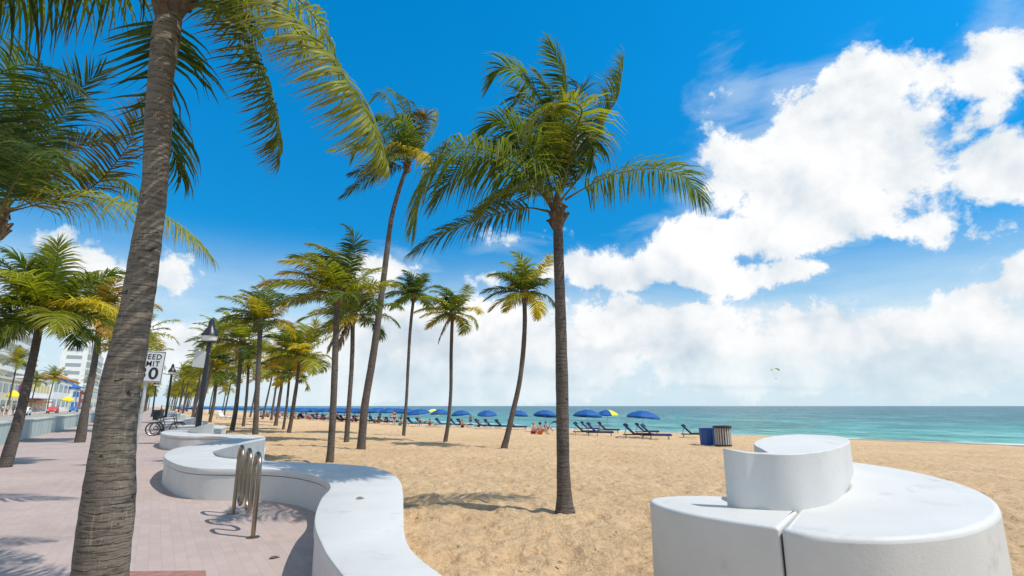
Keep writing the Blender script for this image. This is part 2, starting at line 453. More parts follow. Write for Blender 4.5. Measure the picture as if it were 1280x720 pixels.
# ------------------------------------------------------------------ beach: one sheet out to the horizon
def build_sand():
    ang = np.r_[np.linspace(-180, -64, 60)[:-1], np.linspace(-64, 60, 820), np.linspace(60, 180, 60)[1:-1]]
    rad = np.r_[np.linspace(.4, 3.0, 20)[:-1], 3.0 * (1.0080 ** np.arange(0, 445)), np.geomspace(106, 9000, 60)]
    A, Q = np.meshgrid(np.radians(ang), rad, indexing='ij')
    x = np.sin(A) * Q; y = np.cos(A) * Q
    s = x * DV[0] + y * DV[1]; n = x * NV[0] + y * NV[1]
    z = terrain(x, y)
    ns = np.interp(s, SH_S, SH_N)
    fade = np.clip(1 - Q / 90, 0, 1) ** .7 * np.clip((ns - n) / 3, 0, 1)
    wx = x + .12 * vnoise(x * 3, y * 3, 3); wy = y + .12 * vnoise(x * 3 + 9, y * 3, 4)
    foot = vnoise(wx * 3.1, wy * 3.6, 1); foot2 = vnoise(wx * 6.3 + 3, wy * 6.9, 2); fine = vnoise(wx * 13, wy * 13, 5)
    pits = np.maximum(0, .5 - foot) * 2
    relief = .055 * (vnoise(x * .55, y * .55, 7) - .5) - .088 * pits ** 1.3 + .058 * (foot2 - .5) + .026 * (fine - .5) + .05 * (vnoise(x * .2, y * .2, 8) - .5)
    far_relief = .05 * (vnoise(x * .9, y * .9, 11) - .5)
    z = z + np.where(n > mid_n(s), relief * fade + far_relief * np.clip(Q / 60, 0, 1) * np.clip((ns - n) / 3, 0, 1), 0)
    z = np.where(n < mid_n(s) - .02, -.2, z)
    na, nr = A.shape
    V = np.stack([x, y, z], -1).reshape(-1, 3)
    i = np.arange(na)[:, None]; j = np.arange(nr - 1)[None, :]
    i2 = (i + 1) % na
    quads = np.stack([i * nr + j, i * nr + j + 1, i2 * nr + j + 1, i2 * nr + j], -1)[:, :, ::-1].reshape(-1, 4)
    o = mkq('beach_sand', V, quads, M_SAND, smooth=True)
    tag(o, 'golden footprinted beach sand sloping down to the sea', kind='structure')
build_sand()

def m_sea():
    m, nt, b = newmat('sea_water')
    p = worldpos(nt)
    dot = N(nt, 'ShaderNodeVectorMath', operation='DOT_PRODUCT'); nt.links.new(p, dot.inputs[0]); dot.inputs[1].default_value = (NV[0], NV[1], 0)
    dos = N(nt, 'ShaderNodeVectorMath', operation='DOT_PRODUCT'); nt.links.new(p, dos.inputs[0]); dos.inputs[1].default_value = (DV[0], DV[1], 0)
    n_ = E(nt, dot.outputs['Value']); s_ = E(nt, dos.outputs['Value'])
    shore = (s_ * -.30 + 58.2).max(34).min(60)
    d = n_ - shore
    rz = -math.atan2(NV[1], NV[0])
    patch = E(nt, noise(nt, mapping(nt, p, (.035, .012, 1), (0, 0, rz)), 1.0, 4))
    dd = d + (patch - .5) * 30
    f = dd.smooth(0, 400)
    t = (d / 400.0).max(0).min(1).sqrt()
    col = ramp(nt, (t + (patch - .5) * .16).o, [(0, (.20, .43, .34)), (.14, (.05, .38, .315)), (.30, (.014, .29, .27)), (.55, (.003, .19, .21)), (1, (.001, .14, .19))])
    # broken wave faces, darker and lighter streaks parallel to the beach
    rp = N(nt, 'ShaderNodeMapping'); rp.inputs['Rotation'].default_value = (0, 0, rz + R(6)); nt.links.new(p, rp.inputs['Vector'])
    w1 = E(nt, noise(nt, mapping(nt, rp.outputs[0], (.30, .20, 1)), 1.0, 6, .62, .7))
    w2 = E(nt, noise(nt, mapping(nt, rp.outputs[0], (.055, .014, 1)), 1.0, 6, .62, .4))
    w4 = E(nt, noise(nt, mapping(nt, rp.outputs[0], (.085, .05, 1)), 1.0, 6, .66, .5))
    w3 = E(nt, noise(nt, mapping(nt, rp.outputs[0], (1.7, .6, 1)), 1.0, 4, .6))
    w5 = E(nt, noise(nt, mapping(nt, rp.outputs[0], (.022, .020, 1)), 1.0, 6, .68, .4))
    dk = w1.smooth(.47, .57) * .42 + w4.smooth(.48, .57) * .45 + w5.smooth(.48, .58) * .25
    col = mixc(nt, (dk * .92).min(1).o, col, (.002, .06, .08))
    lt = (E.__mul__(w1 * .6 + w4 * .4, -1.0) + 1.0).smooth(.53, .60)
    col = mixc(nt, (lt * .7).o, col, (.20, .42, .41))
    # surf: ragged foam lines close to the water's edge
    ph = (d + (w2 - .5) * 9 + (w1 - .5) * 5)
    band = ph.smooth(-1.0, .8) * (E.__mul__(ph, -1.0) + 3.2).smooth(0, 1.8)
    band2 = ph.smooth(8.0, 9.0) * (E.__mul__(ph, -1.0) + 11.5).smooth(0, 1.5)
    foam = (band * .85 + band2 * (s_ * .02 - .6).smooth(0, 1) * .8) * w3.smooth(.38, .55)
    col = mixc(nt, foam.min(1).o, col, (.80, .84, .83))
    nt.links.new(col, b.inputs['Base Color'])
    b.inputs['Roughness'].default_value = .28; b.inputs['Specular IOR Level'].default_value = .10
    bump(nt, b, (w1 * 1.0 + w3 * .3 + w4 * 1.6).o, 1.0, .9)
    return m
def build_sea():
    ang = np.radians(np.linspace(-180, 180, 361)[:-1]); rad = np.r_[np.linspace(5, 200, 60), np.geomspace(210, 50000, 60)]
    A, Q = np.meshgrid(ang, rad, indexing='ij')
    V = np.stack([np.sin(A) * Q, np.cos(A) * Q, np.full_like(A, SEA)], -1).reshape(-1, 3)
    na, nr = A.shape
    i = np.arange(na)[:, None]; j = np.arange(nr - 1)[None, :]; i2 = (i + 1) % na
    quads = np.stack([i * nr + j, i * nr + j + 1, i2 * nr + j + 1, i2 * nr + j], -1)[:, :, ::-1].reshape(-1, 4)
    tag(mkq('sea_water', V, quads, m_sea(), smooth=True), 'turquoise sea with small waves out to the horizon', kind='structure')
build_sea()

# ------------------------------------------------------------------ promenade and street sheets
def strip(name, nl, nr, z, mat, s0=-60, s1=900, step=None, label=None):
    ss = np.r_[np.arange(s0, 80, .25), np.arange(80, 300, .5), np.arange(300, s1 + 1, 10)] if step is None else np.arange(s0, s1 + .1, step)
    a = nl(ss) if callable(nl) else np.full_like(ss, nl, dtype=float)
    b = nr(ss) if callable(nr) else np.full_like(ss, nr, dtype=float)
    V = []; UV = []
    for q, x0, x1 in zip(ss, a, b):
        for n in (x0, x1):
            xy = sn(q, n); V.append((xy[0], xy[1], z)); UV.append((q, n))
    Fs = [(2 * k, 2 * k + 1, 2 * k + 3, 2 * k + 2) for k in range(len(ss) - 1)]
    return tag(mk(name, V, Fs, mat, smooth=False, uvs=UV), label, kind='structure')
strip('promenade', -5.2, mid_n, 0.0, M_PAVER, label='wide promenade of weathered pink pavers')
M_ASPH = flat('bleached_road', (.36, .33, .285), .85, 0, .12, .4)
M_WALK = flat('pale_sidewalk', (.55, .49, .40), .85, 0, .12, .6)
M_KERB = flat('kerb_concrete', (.5, .48, .44), .85)
strip('street_sidewalk', -7.4, -5.2, -.004, M_WALK, step=20)
strip('road', -21, -7.4, -.12, M_ASPH, step=20)
strip('far_sidewalk', -29, -21, 0.0, M_WALK, step=20)
strip('inland_ground', -400, -29, -.01, M_WALK, step=40)
M_LINE = flat('road_paint', (.75, .68, .4), .7)
strip('road_marking', -14.3, -14.15, -.116, M_LINE, step=20)
for nm, a, b in (('street_kerb', -7.4, -7.25), ('street_kerb', -21.15, -21.0)):
    mb = MB(); p0 = sn(-60, (a + b) / 2); p1 = sn(900, (a + b) / 2); c = (p0 + p1) / 2
    mb.box((c[0], c[1], -.06), (.15, 960, .128), math.atan2(-DV[0], DV[1]))
    tag(mb.build(nm, M_KERB, smooth=False), 'long pale concrete kerb along the street', kind='structure')
# red paver band across the bottom
q = [Zp(u, v, .004) for u, v in ((150, 714), (257, 713), (262, 760), (130, 765))]
# lies along the camera-side edge of a tree pit
pts = [q[0], q[1], q[2], q[3]]
tag(mk('red_paving_band', pts, [(3, 2, 1, 0)], M_PAVER_RED, smooth=False), 'band of darker red pavers beside the palm foot', kind='structure')

# ------------------------------------------------------------------ white wave wall
def wall_section(root, inn, out, z0=.5, capend=(True, True)):
    inn = catmull(inn, max(24, len(inn) * 7)); outp = catmull(out, 200)
    oi = np.argsort(outp[:, 0]); n_out = np.interp(inn[:, 0], outp[oi, 0], outp[oi, 1])
    I = np.array([sn(a, b) for a, b in inn]); O = np.array([sn(a, b) for a, b in zip(inn[:, 0], n_out)])
    def normals(P, sgn):
        T = nrm(np.gradient(P, axis=0)); return np.c_[T[:, 1], -T[:, 0]] * sgn
    ni = normals(I, 1); no = normals(O, -1)            # pointing into the wall
    def skin(name, prof_i, prof_o, mat):
        rings = [np.c_[I + ni * a, np.full(len(I), z)] for a, z in prof_i] + [np.c_[O + no * a, np.full(len(I), z)] for a, z in prof_o]
        K = len(rings); M_ = len(I)
        V = np.stack(rings, 1).reshape(-1, 3)
        Fs = [(i * K + k, i * K + (k + 1) % K, (i + 1) * K + (k + 1) % K, (i + 1) * K + k) for i in range(M_ - 1) for k in range(K)]
        Fs = [f[::-1] for f in Fs]
        Fs.append(tuple(range(K))); Fs.append(tuple((M_ - 1) * K + k for k in range(K))[::-1])
        return mk(name, V, Fs, mat, root, True, 42)
    skin('wall_base', [(.012, -.1), (.012, z0 - .115)], [(.012, z0 - .115), (.012, -.1)], M_WHITE)
    skin('joint', [(.03, z0 - .14), (.03, z0 - .09)], [(.03, z0 - .09), (.03, z0 - .14)], M_GROOVE)
    skin('seat_cap', [(.004, z0 - .103), (0, z0 - .095), (0, z0 - .02), (.006, z0 - .006), (.02, z0)], [(.02, z0), (.006, z0 - .006), (0, z0 - .02), (0, z0 - .095), (.004, z0 - .103)], M_WHITE)
def wedge(root, dx=0):
    fr = [(266, 566, 564.5), (275, 571.5, 561.5), (297, 574.3, 555), (315, 575.0, 551.2), (329, 575.3, 548.3)]
    B = []; T = []
    for u, vb, vt in fr:
        b = Zp(u, vb, .49); k_ = (u - 266) / 63; t = Wy(u, vt, b[1] + .34 * k_); B.append(b); T.append(np.array([b[0], b[1], t[2]]))
    BR = Zp(332, 545.8, T[-1][2] + .015)
    w = [0, .38, .72, .9, 1]
    D = BR - T[-1]; D[2] = 0
    Kb = [t + D * k for t, k in zip(T, w)]
    B, T, Kb = (catmull(P, 20) for P in (B, T, Kb))
    Kz = Kb.copy(); Kz[:, 2] = .49
    n = len(T); V = np.vstack([B, T, Kb, Kz])
    Fs = []
    for i in range(n - 1):
        for a, b_ in ((0, 1), (1, 2), (2, 3)):
            Fs.append((a * n + i, a * n + i + 1, b_ * n + i + 1, b_ * n + i))
    Fs.append((n - 1, 4 * n - 1, 3 * n - 1, 2 * n - 1))
    o = mk('raised_shell', V, Fs, M_WHITE, root, True, 40)
    bv = o.modifiers.new('bevel', 'BEVEL'); bv.width = .015; bv.segments = 2; bv.limit_method = 'ANGLE'; bv.angle_limit = R(40)
    return o
w0 = thing('wave_wall', 'nearest white serpentine bench wall curling round the bike rack', 'bench wall')
full_in = IN_NEAR + IN_MOD + [(8.5 + PER, 2.10)]; full_out = OUT_NEAR + OUT_MOD + [(8.41 + PER, 3.16), (9.28 + PER, 3.17)]
wall_section(w0, full_in, full_out)
wedge(w0)
w1 = thing('wave_wall', 'white serpentine bench wall behind the black lamp post, below the bicycles', 'bench wall', group='further curves of the white beach wall')
mi = [IN_MOD[0]] + IN_MOD[1:] + [(8.5 + PER, 2.10)]; mo = [(8.41, 3.16)] + OUT_MOD + [(8.41 + PER, 3.16), (9.28 + PER, 3.17)]
wall_section(w1, mi, mo); wedge(w1)
for k in range(1, 14):
    o = w1 if k == 1 else copy_tree(w1)
    o.location = (DV[0] * PER * k, DV[1] * PER * k, 0)
    if k > 1: o['label'] = 'distant white curve of the beach wall beyond the bicycles' if k > 2 else 'white curve of the beach wall just beyond the bicycles'

# ------------------------------------------------------------------ spiral shell seat at the right
def solid(name, outer, inner, root, mat=M_WHITE, closed=False, bev=.02, zb=-.1):
    """block whose top is ruled between an outer and an inner rim (each a list of 3-D points)"""
    O = np.asarray(outer); I = np.asarray(inner); n = len(O)
    Ob = O.copy(); Ob[:, 2] = zb; Ib = I.copy(); Ib[:, 2] = zb
    V = np.vstack([Ob, O, I, Ib]); Fs = []
    rng_ = range(n) if closed else range(n - 1)
    for i in rng_:
        j = (i + 1) % n
        for a, b in ((0, 1), (1, 2), (2, 3)):
            Fs.append((a * n + i, a * n + j, b * n + j, b * n + i))
    if not closed:
        Fs.append((0, n, 2 * n, 3 * n)); Fs.append((n - 1, 4 * n - 1, 3 * n - 1, 2 * n - 1))
    o = mk(name, V, Fs, mat, root, True, 38)
    bm = bmesh.new(); bm.from_mesh(o.data); bmesh.ops.recalc_face_normals(bm, faces=bm.faces); bm.to_mesh(o.data); bm.free()
    bv = o.modifiers.new('bevel', 'BEVEL'); bv.width = bev; bv.segments = 4; bv.use_clamp_overlap = False; bv.limit_method = 'ANGLE'; bv.angle_limit = R(40)
    wn = o.modifiers.new('wn', 'WEIGHTED_NORMAL'); wn.keep_sharp = True
    return o
def spiral():
    root = thing('shell_seat', 'white spiral concrete seat in tiers standing in the sand at the right', 'concrete seat')
    disc_px = [(985, 565.8, 1.156), (1005, 566.5, 1.155), (1035, 562.5, 1.17), (1055, 556.5, 1.185), (1062.5, 551, 1.20), (1055, 546.5, 1.22), (1035, 544, 1.24), (1005, 543, 1.25), (980, 543.7, 1.24), (960, 546.2, 1.225), (946, 550.5, 1.205), (942, 555.0, 1.19), (952, 560.0, 1.172)]
    disc = np.array([Zp(*p) for p in disc_px])
    cx, cy = disc[:, 0].mean(), disc[:, 1].mean()
    D = catmull(np.vstack([disc, disc[:1]]), 61)[:-1]
    ctr = np.tile(np.array([[cx, cy, D[:, 2].mean()]]), (len(D), 1))
    inner = ctr + (D - ctr) * .02
    # lower tier, sunny side
    outp = [(976, 660.2, .75), (1010, 667, .75), (1060, 671.3, .75), (1110, 672.3, .755), (1160, 669.5, .76), (1200, 664, .765), (1230, 655, .775), (1246, 645.5, .785), (1251, 636.5, .80), (1242, 623, .83), (1216, 609.5, .865), (1180, 598, .90), (1140, 588.3, .94), (1100, 581.4, .975), (1066, 577, 1.0), (1030, 575, 1.02)]
    O = catmull([Zp(*p) for p in outp], 64)
    a0 = math.atan2(*(Zp(1003, 634, .75)[:2] - np.array([cx, cy]))[::-1]); rr = .30
    an = np.linspace(a0, a0 + R(205), 64)
    I = np.c_[cx + rr * np.cos(an), cy + rr * np.sin(an), O[:, 2] * 0 + np.linspace(.755, 1.02, 64)]
    rl = solid('seat_tier', O, I, root, bev=.035)
    # lower tier, lobe to the left
    outl = [(973.5, 659.8, .75), (940, 654.5, .748), (900, 648.5, .746), (860, 641.5, .744), (832, 634.5, .742), (817, 629, .741), (812.5, 625.3, .74), (816, 622.5, .74), (832, 620.3, .74), (862, 619.3, .74), (900, 620, .74), (945, 622, .745)]
    O2 = catmull([Zp(*p) for p in outl], 50)
    c2 = Zp(965, 632, .748); e2 = Zp(1001, 634.5, .75)
    I2 = np.array([e2 + (c2 - e2) * min(1, k / 25) for k in range(50)])
    I2 = I2 + (O2 - I2) * .002
    solid('seat_lobe', O2, I2, root, bev=.025)
    # upper drum and its pointed tail
    tp = [(903, 560, 1.175), (915, 562.4, 1.168), (930, 564.7, 1.158), (945, 566.3, 1.150), (962, 567.4, 1.148), (985, 567.8, 1.148), (1008, 566.6, 1.153), (1035, 562.7, 1.168), (1055, 556.7, 1.184), (1062.5, 551, 1.20), (1055, 546.5, 1.22), (1035, 544, 1.24), (1005, 543, 1.25), (980, 543.7, 1.24), (960, 546.2, 1.225), (946, 550.5, 1.205), (942, 555.0, 1.19), (950, 560.0, 1.172)]
    T = catmull([Zp(*p) for p in tp], 110)
    k0 = int(np.argmin(np.linalg.norm(T - Zp(955, 567.0, 1.149), axis=1)[:50]))
    U = np.array([cx, cy]) - T[:k0 + 1, :2]; U = np.c_[U / np.linalg.norm(U, axis=1)[:, None], np.zeros(k0 + 1)]
    back = (T[:k0 + 1] + U * np.linspace(.016, .075, k0 + 1)[:, None])[::-1]
    top = np.vstack([T, back]); n_ = len(top); lo = top.copy(); lo[:, 2] = .3
    V = np.vstack([lo, top]); Fs = [(i, (i + 1) % n_, n_ + (i + 1) % n_, n_ + i) for i in range(n_)] + [tuple(range(n_, 2 * n_))]
    o = mk('backrest_drum', V, Fs, M_WHITE, root, True, 38)
    bm = bmesh.new(); bm.from_mesh(o.data); bmesh.ops.recalc_face_normals(bm, faces=bm.faces); bm.to_mesh(o.data); bm.free()
    bv = o.modifiers.new('bevel', 'BEVEL'); bv.width = .012; bv.segments = 3; bv.limit_method = 'ANGLE'; bv.angle_limit = R(40)
    o.modifiers.new('wn', 'WEIGHTED_NORMAL')
spiral()

# ------------------------------------------------------------------ wave shaped bike rack
def bike_rack():
    a = G(291.5, 642); b = G(316, 672)
    root = thing('bike_rack', 'steel serpentine bike rack bolted to the pink pavers', 'bike rack', (a + b) / 2, 0)
    ax = (b - a); ctr = (a + b) / 2
    L = np.linalg.norm(ax[:2]); u = np.array([ax[0], ax[1], 0]) / L
    top, bot = .93, .20; step = L / 5; r = step / 2
    P = [(0, -.0)]
    for k in range(6):
        x = k * step
        if k == 0: P.append((0, top - r))
        if k < 5:
            up = (k % 2 == 0)
            zc = top - r if up else bot + r
            for t in np.linspace(0, math.pi, 14):
                P.append((x + r - r * math.cos(t), zc + (r if up else -r) * math.sin(t)))
    P.append((5 * step, 0))
    pts = np.array([a + u * x + np.array([0, 0, z]) for x, z in P]) - ctr
    # dense straight runs
    Q = [pts[0]]
    for i in range(1, len(pts)):
        m = max(1, int(np.linalg.norm(pts[i] - pts[i - 1]) / .12))
        for k in range(1, m + 1): Q.append(pts[i - 1] + (pts[i] - pts[i - 1]) * k / m)
    mb = MB(); mb.tube(Q, .026, 12); mb.build('wave_tube', M_STEEL, root, angle=60)
    for e in (a, b):
        f = MB(); f.lathe([(.075, 0), (.075, .008), (.03, .012)], e - ctr, 20)
        for k in range(4):
            f.lathe([(.01, .008), (.01, .018)], e - ctr + np.array([.055 * math.cos(k * 1.57 + .7), .055 * math.sin(k * 1.57 + .7), 0]), 6)
        f.build('foot_plate', M_STEEL, root)
bike_rack()

# ------------------------------------------------------------------ speed sign
def text_mesh(body, size, parent, mat, loc, rot, bold=.0, sx=1):
    cu = bpy.data.curves.new('lettering', 'FONT'); cu.body = body; cu.size = size; cu.align_x = 'CENTER'; cu.align_y = 'CENTER'; cu.offset = bold; cu.extrude = .002; cu.space_character = 1.12; cu.resolution_u = 4
    t = bpy.data.objects.new('tmp', cu); C.objects.link(t)
    me = bpy.data.meshes.new_from_object(t.evaluated_get(bpy.context.evaluated_depsgraph_get()))
    bpy.data.objects.remove(t)
    o = link(bpy.data.objects.new('lettering', me), parent); me.materials.clear(); me.materials.append(mat)
    o.location = loc; o.rotation_euler = rot; o.scale = (sx, 1, 1)
    return o
def sign():
    base = G(165, 584); Y = base[1]
    root = thing('speed_sign', 'white speed limit sign on a leaning grey post behind the thick palm trunk', 'road sign', base)
    top = Wy(189, 440, Y) - base
    m = MB(); m.tube([(0, 0, -.1), top * .5, top], .045, 10); m.build('post', M_GALV, root)
    c = Wy(186.5, 458, Y - .06) - base
    W_, H_ = .78, .80
    tilt = R(2.5); rot = (R(90), 0, 0)
    pr = MB(); M = Matrix.Rotation(tilt, 3, 'Y')
    pr.box(c, (W_, .012, H_), M=M); pnl = pr.build('sign_panel', M_SIGN, root, bevel=.004)
    bd = MB()
    t_ = .013; ins = .022
    for sx in (-1, 1): bd.box(c + np.array(M @ Vector((sx * (W_ / 2 - ins), -.0078, 0))), (t_, .003, H_ - 2 * ins + t_), M=M)
    for sz in (-1, 1): bd.box(c + np.array(M @ Vector((0, -.0079, sz * (H_ / 2 - ins)))), (W_ - 2 * ins - t_ - .002, .003, t_), M=M)
    bd.build('border', M_LETTER, pnl, smooth=False)
    for body, size, dz, b, sx in (('SPEED', .195, .245, .0022, 1.03), ('LIMIT', .195, .065, .0022, 1.05), ('30', .42, -.19, .008, 1.25)):
        q = c + np.array(M @ Vector((0, -.0085, dz)))
        text_mesh(body, size, pnl, M_LETTER, q, (R(90), tilt, 0), b, sx)
sign()

# ------------------------------------------------------------------ lamp posts
def lamp(label, ub, vb, ut, vt, panel=False, group=None):
    base = G(ub, vb); Y = base[1]; top = Wy(ut, vt, Y) - base
    root = thing('street_lamp', label, 'street lamp', base, group=group)
    H = top[2]; lean = top / H
    def at(z): return lean * z
    k = H / 4.75
    m = MB(); m.tube([at(0) + (0, 0, -.1), at(.05), at(.28 * k), at(.55 * k), at(H * .845)], np.array([.21, .20, .145, .105, .085]) * k, 16); m.build('post', M_BLACK, root)
    M = Matrix.Rotation(math.atan2(lean[0], 1), 3, 'Y')
    c = at(H * .86)
    sh = MB(); sh.lathe([(.31 * k, 0), (.295 * k, .07 * k), (.22 * k, .22 * k), (.135 * k, .34 * k), (.11 * k, .48 * k), (.085 * k, .62 * k), (.02 * k, .68 * k)], c, 24, M); sh.build('lamp_shade', M_BLACK, root)
    gl = MB(); gl.lathe([(.12 * k, -.20 * k), (.24 * k, -.17 * k), (.285 * k, -.008 * k), (.285 * k, -.004 * k)], c, 24, M); gl.build('lamp_glass', M_WHITEC, root)
    ba = MB(); ba.tube([c + np.array([-.5 * k, 0, -.2 * k]), c + np.array([.0, 0, -.22 * k]), c + np.array([.52 * k, 0, -.24 * k])], .025 * k, 6); ba.build('bracket', M_BLACK, root)
    if panel:
        p = MB(); pc = Wy(249.5, 449, Y - .08) - base
        p.box(pc, (.50, .02, .66), M=Matrix.Rotation(R(6), 3, 'Y')); pn = p.build('sign_panel', M_SIGNBACK, root, bevel=.004)
        for dx_, dz_ in ((.30, .22), (.24, -.22)):
            s = MB(); s.box(pc + np.array([dx_, .05, dz_]), (.16, .03, .03)); s.build('clamp', M_GALV, root)
    return root
lamp('black lamp post with pale panel by the wave wall', 244.5, 556, 265.5, 399, True)
lamp('smaller black lamp post beyond the bicycles', 206, 528, 216.5, 455, group='distant black lamp posts')
lamp('farthest thin black lamp post close to the speed sign', 190, 521, 196, 474, group='distant black lamp posts')

# ------------------------------------------------------------------ bicycles
def bicycle():
    root = thing('bicycle', 'black bicycle parked against the wave wall, in front of the other', 'bicycle', group='bicycles parked at the wall')
    rw, fw = (-.52, 0, .34), (.56, 0, .34)
    for c, nm in ((rw, 'wheel'), (fw, 'wheel')):
        t = MB(); P = [(c[0] + .33 * math.cos(a), 0, c[2] + .33 * math.sin(a)) for a in np.linspace(0, 2 * math.pi, 29)]
        t.tube(P, .028, 6, False); w = t.build(nm, M_BLKRUB, root)
        r = MB(); r.tube([(c[0] + .295 * math.cos(a), 0, c[2] + .295 * math.sin(a)) for a in np.linspace(0, 2 * math.pi, 29)], .012, 4, False)
        for a in np.linspace(0, math.pi, 7)[:-1]:
            r.tube([(c[0] - .29 * math.cos(a), 0, c[2] - .29 * math.sin(a)), (c[0] + .29 * math.cos(a), 0, c[2] + .29 * math.sin(a))], .003, 3)
        r.tube([(c[0], -.05, c[2]), (c[0], .05, c[2])], .02, 6); r.build('rim', M_ALU, w)
    f = MB(); bb = (-.08, 0, .29); st = (-.22, 0, .80); hd = (.38, 0, .86); hb = (.42, 0, .72)
    for a, b in ((bb, st), (st, hd), (bb, hb), (hd, hb), (rw, st), (rw, bb)): f.tube([a, b], .02, 6)
    f.tube([hb, (.46, 0, .6), fw], .018, 6); f.build('frame', M_BLACK, root)
    h = MB(); h.tube([hd, (.36, 0, 1.0)], .015, 6); h.tube([(.22, -.31, 1.02), (.36, -.16, 1.05), (.38, 0, 1.0), (.36, .16, 1.05), (.22, .31, 1.02)], .014, 6); h.build('handlebar', M_BLACK, root)
    s = MB(); s.tube([st, (-.24, 0, .92)], .014, 6); s.tube([(-.38, 0, .94), (-.27, 0, .95), (-.10, 0, .93)], np.array([.07, .06, .02]), 8); s.build('saddle', M_BLACK, root)
    c = MB(); c.lathe([(.09, -.008), (.09, .008)], (0, 0, 0), 14, Matrix.Rotation(R(90), 3, 'X')); c.v = [(x + bb[0], y - .05, z + bb[2]) for x, y, z in c.v]
    c.tube([(-.08, -.06, .29), (-.02, -.08, .13)], .012, 5); c.tube([(-.08, .06, .29), (-.14, .08, .45)], .012, 5); c.box((-.02, -.11, .12), (.09, .07, .02)); c.box((-.14, .11, .46), (.09, .07, .02)); c.build('crankset', M_BLACK, root)
    return root
bk = bicycle()
p = G(209, 543.5); bk.location = p; bk.rotation_euler = (R(9), 0, R(14))
b2 = copy_tree(bk); p2 = G(205, 544.5); b2.location = p2; b2.rotation_euler = (R(9), 0, R(20)); b2['label'] = 'black bicycle leaning behind another at the wave wall'

# ------------------------------------------------------------------ litter bin on the promenade
p = G(197, 526); o = thing('litter_bin', 'dark litter bin on the promenade beyond the bicycles', 'litter bin', p)
m = MB(); m.box((0, 0, .55), (.75, .6, .9)); m.build('bin_body', M_BLACK, o, bevel=.03)
m = MB(); m.box((0, 0, 1.06), (.82, .66, .1)); m.build('lid', M_BLACK, o, bevel=.02)
m = MB(); m.box((0, -.306, .8), (.4, .012, .16)); m.build('opening', M_LETTER, o)
for sx in (-1, 1):
    for sy in (-1, 1):
        m = MB(); m.box((sx * .32, sy * .25, .05), (.06, .06, .1)); m.build('foot', M_GREY, o)

# ------------------------------------------------------------------ low aqua parapet on the street side
def parapet():
    m, nt, b = newmat('aqua_painted_wall')
    p_ = coord(nt)
    st = noise(nt, mapping(nt, p_, (3.2, 3.2, .35)), 1.0, 5, .7)
    nt.links.new(ramp(nt, st, [(.3, (.27, .40, .40)), (.55, (.42, .53, .51)), (.75, (.58, .66, .63))]), b.inputs['Base Color']); b.inputs['Roughness'].default_value = .5
    mc = flat('parapet_cap', (.50, .56, .53), .7)
    root = thing('parapet_wall', 'low pale aqua wall along the street edge of the promenade', 'low wall', (*sn(0, -5.05), 0))
    rz = math.atan2(-DV[0], DV[1])
    a = MB(); c = DV * 190; a.box((c[0], c[1], .41), (.26, 440, .86), rz); a.build('wall_panel', m, root, smooth=False)
    a = MB(); a.box((c[0], c[1], .86), (.34, 440.1, .06), rz); a.build('coping', mc, root, smooth=False)
    a = MB()
    for s in np.arange(-20, 200, 3.0):
        q = DV * s + NV * .131; a.box((q[0], q[1], .4), (.006, .03, .8), rz)
    a.build('panel_joint', flat('aqua_joint', (.16, .25, .26), .8), root, smooth=False)
parapet()
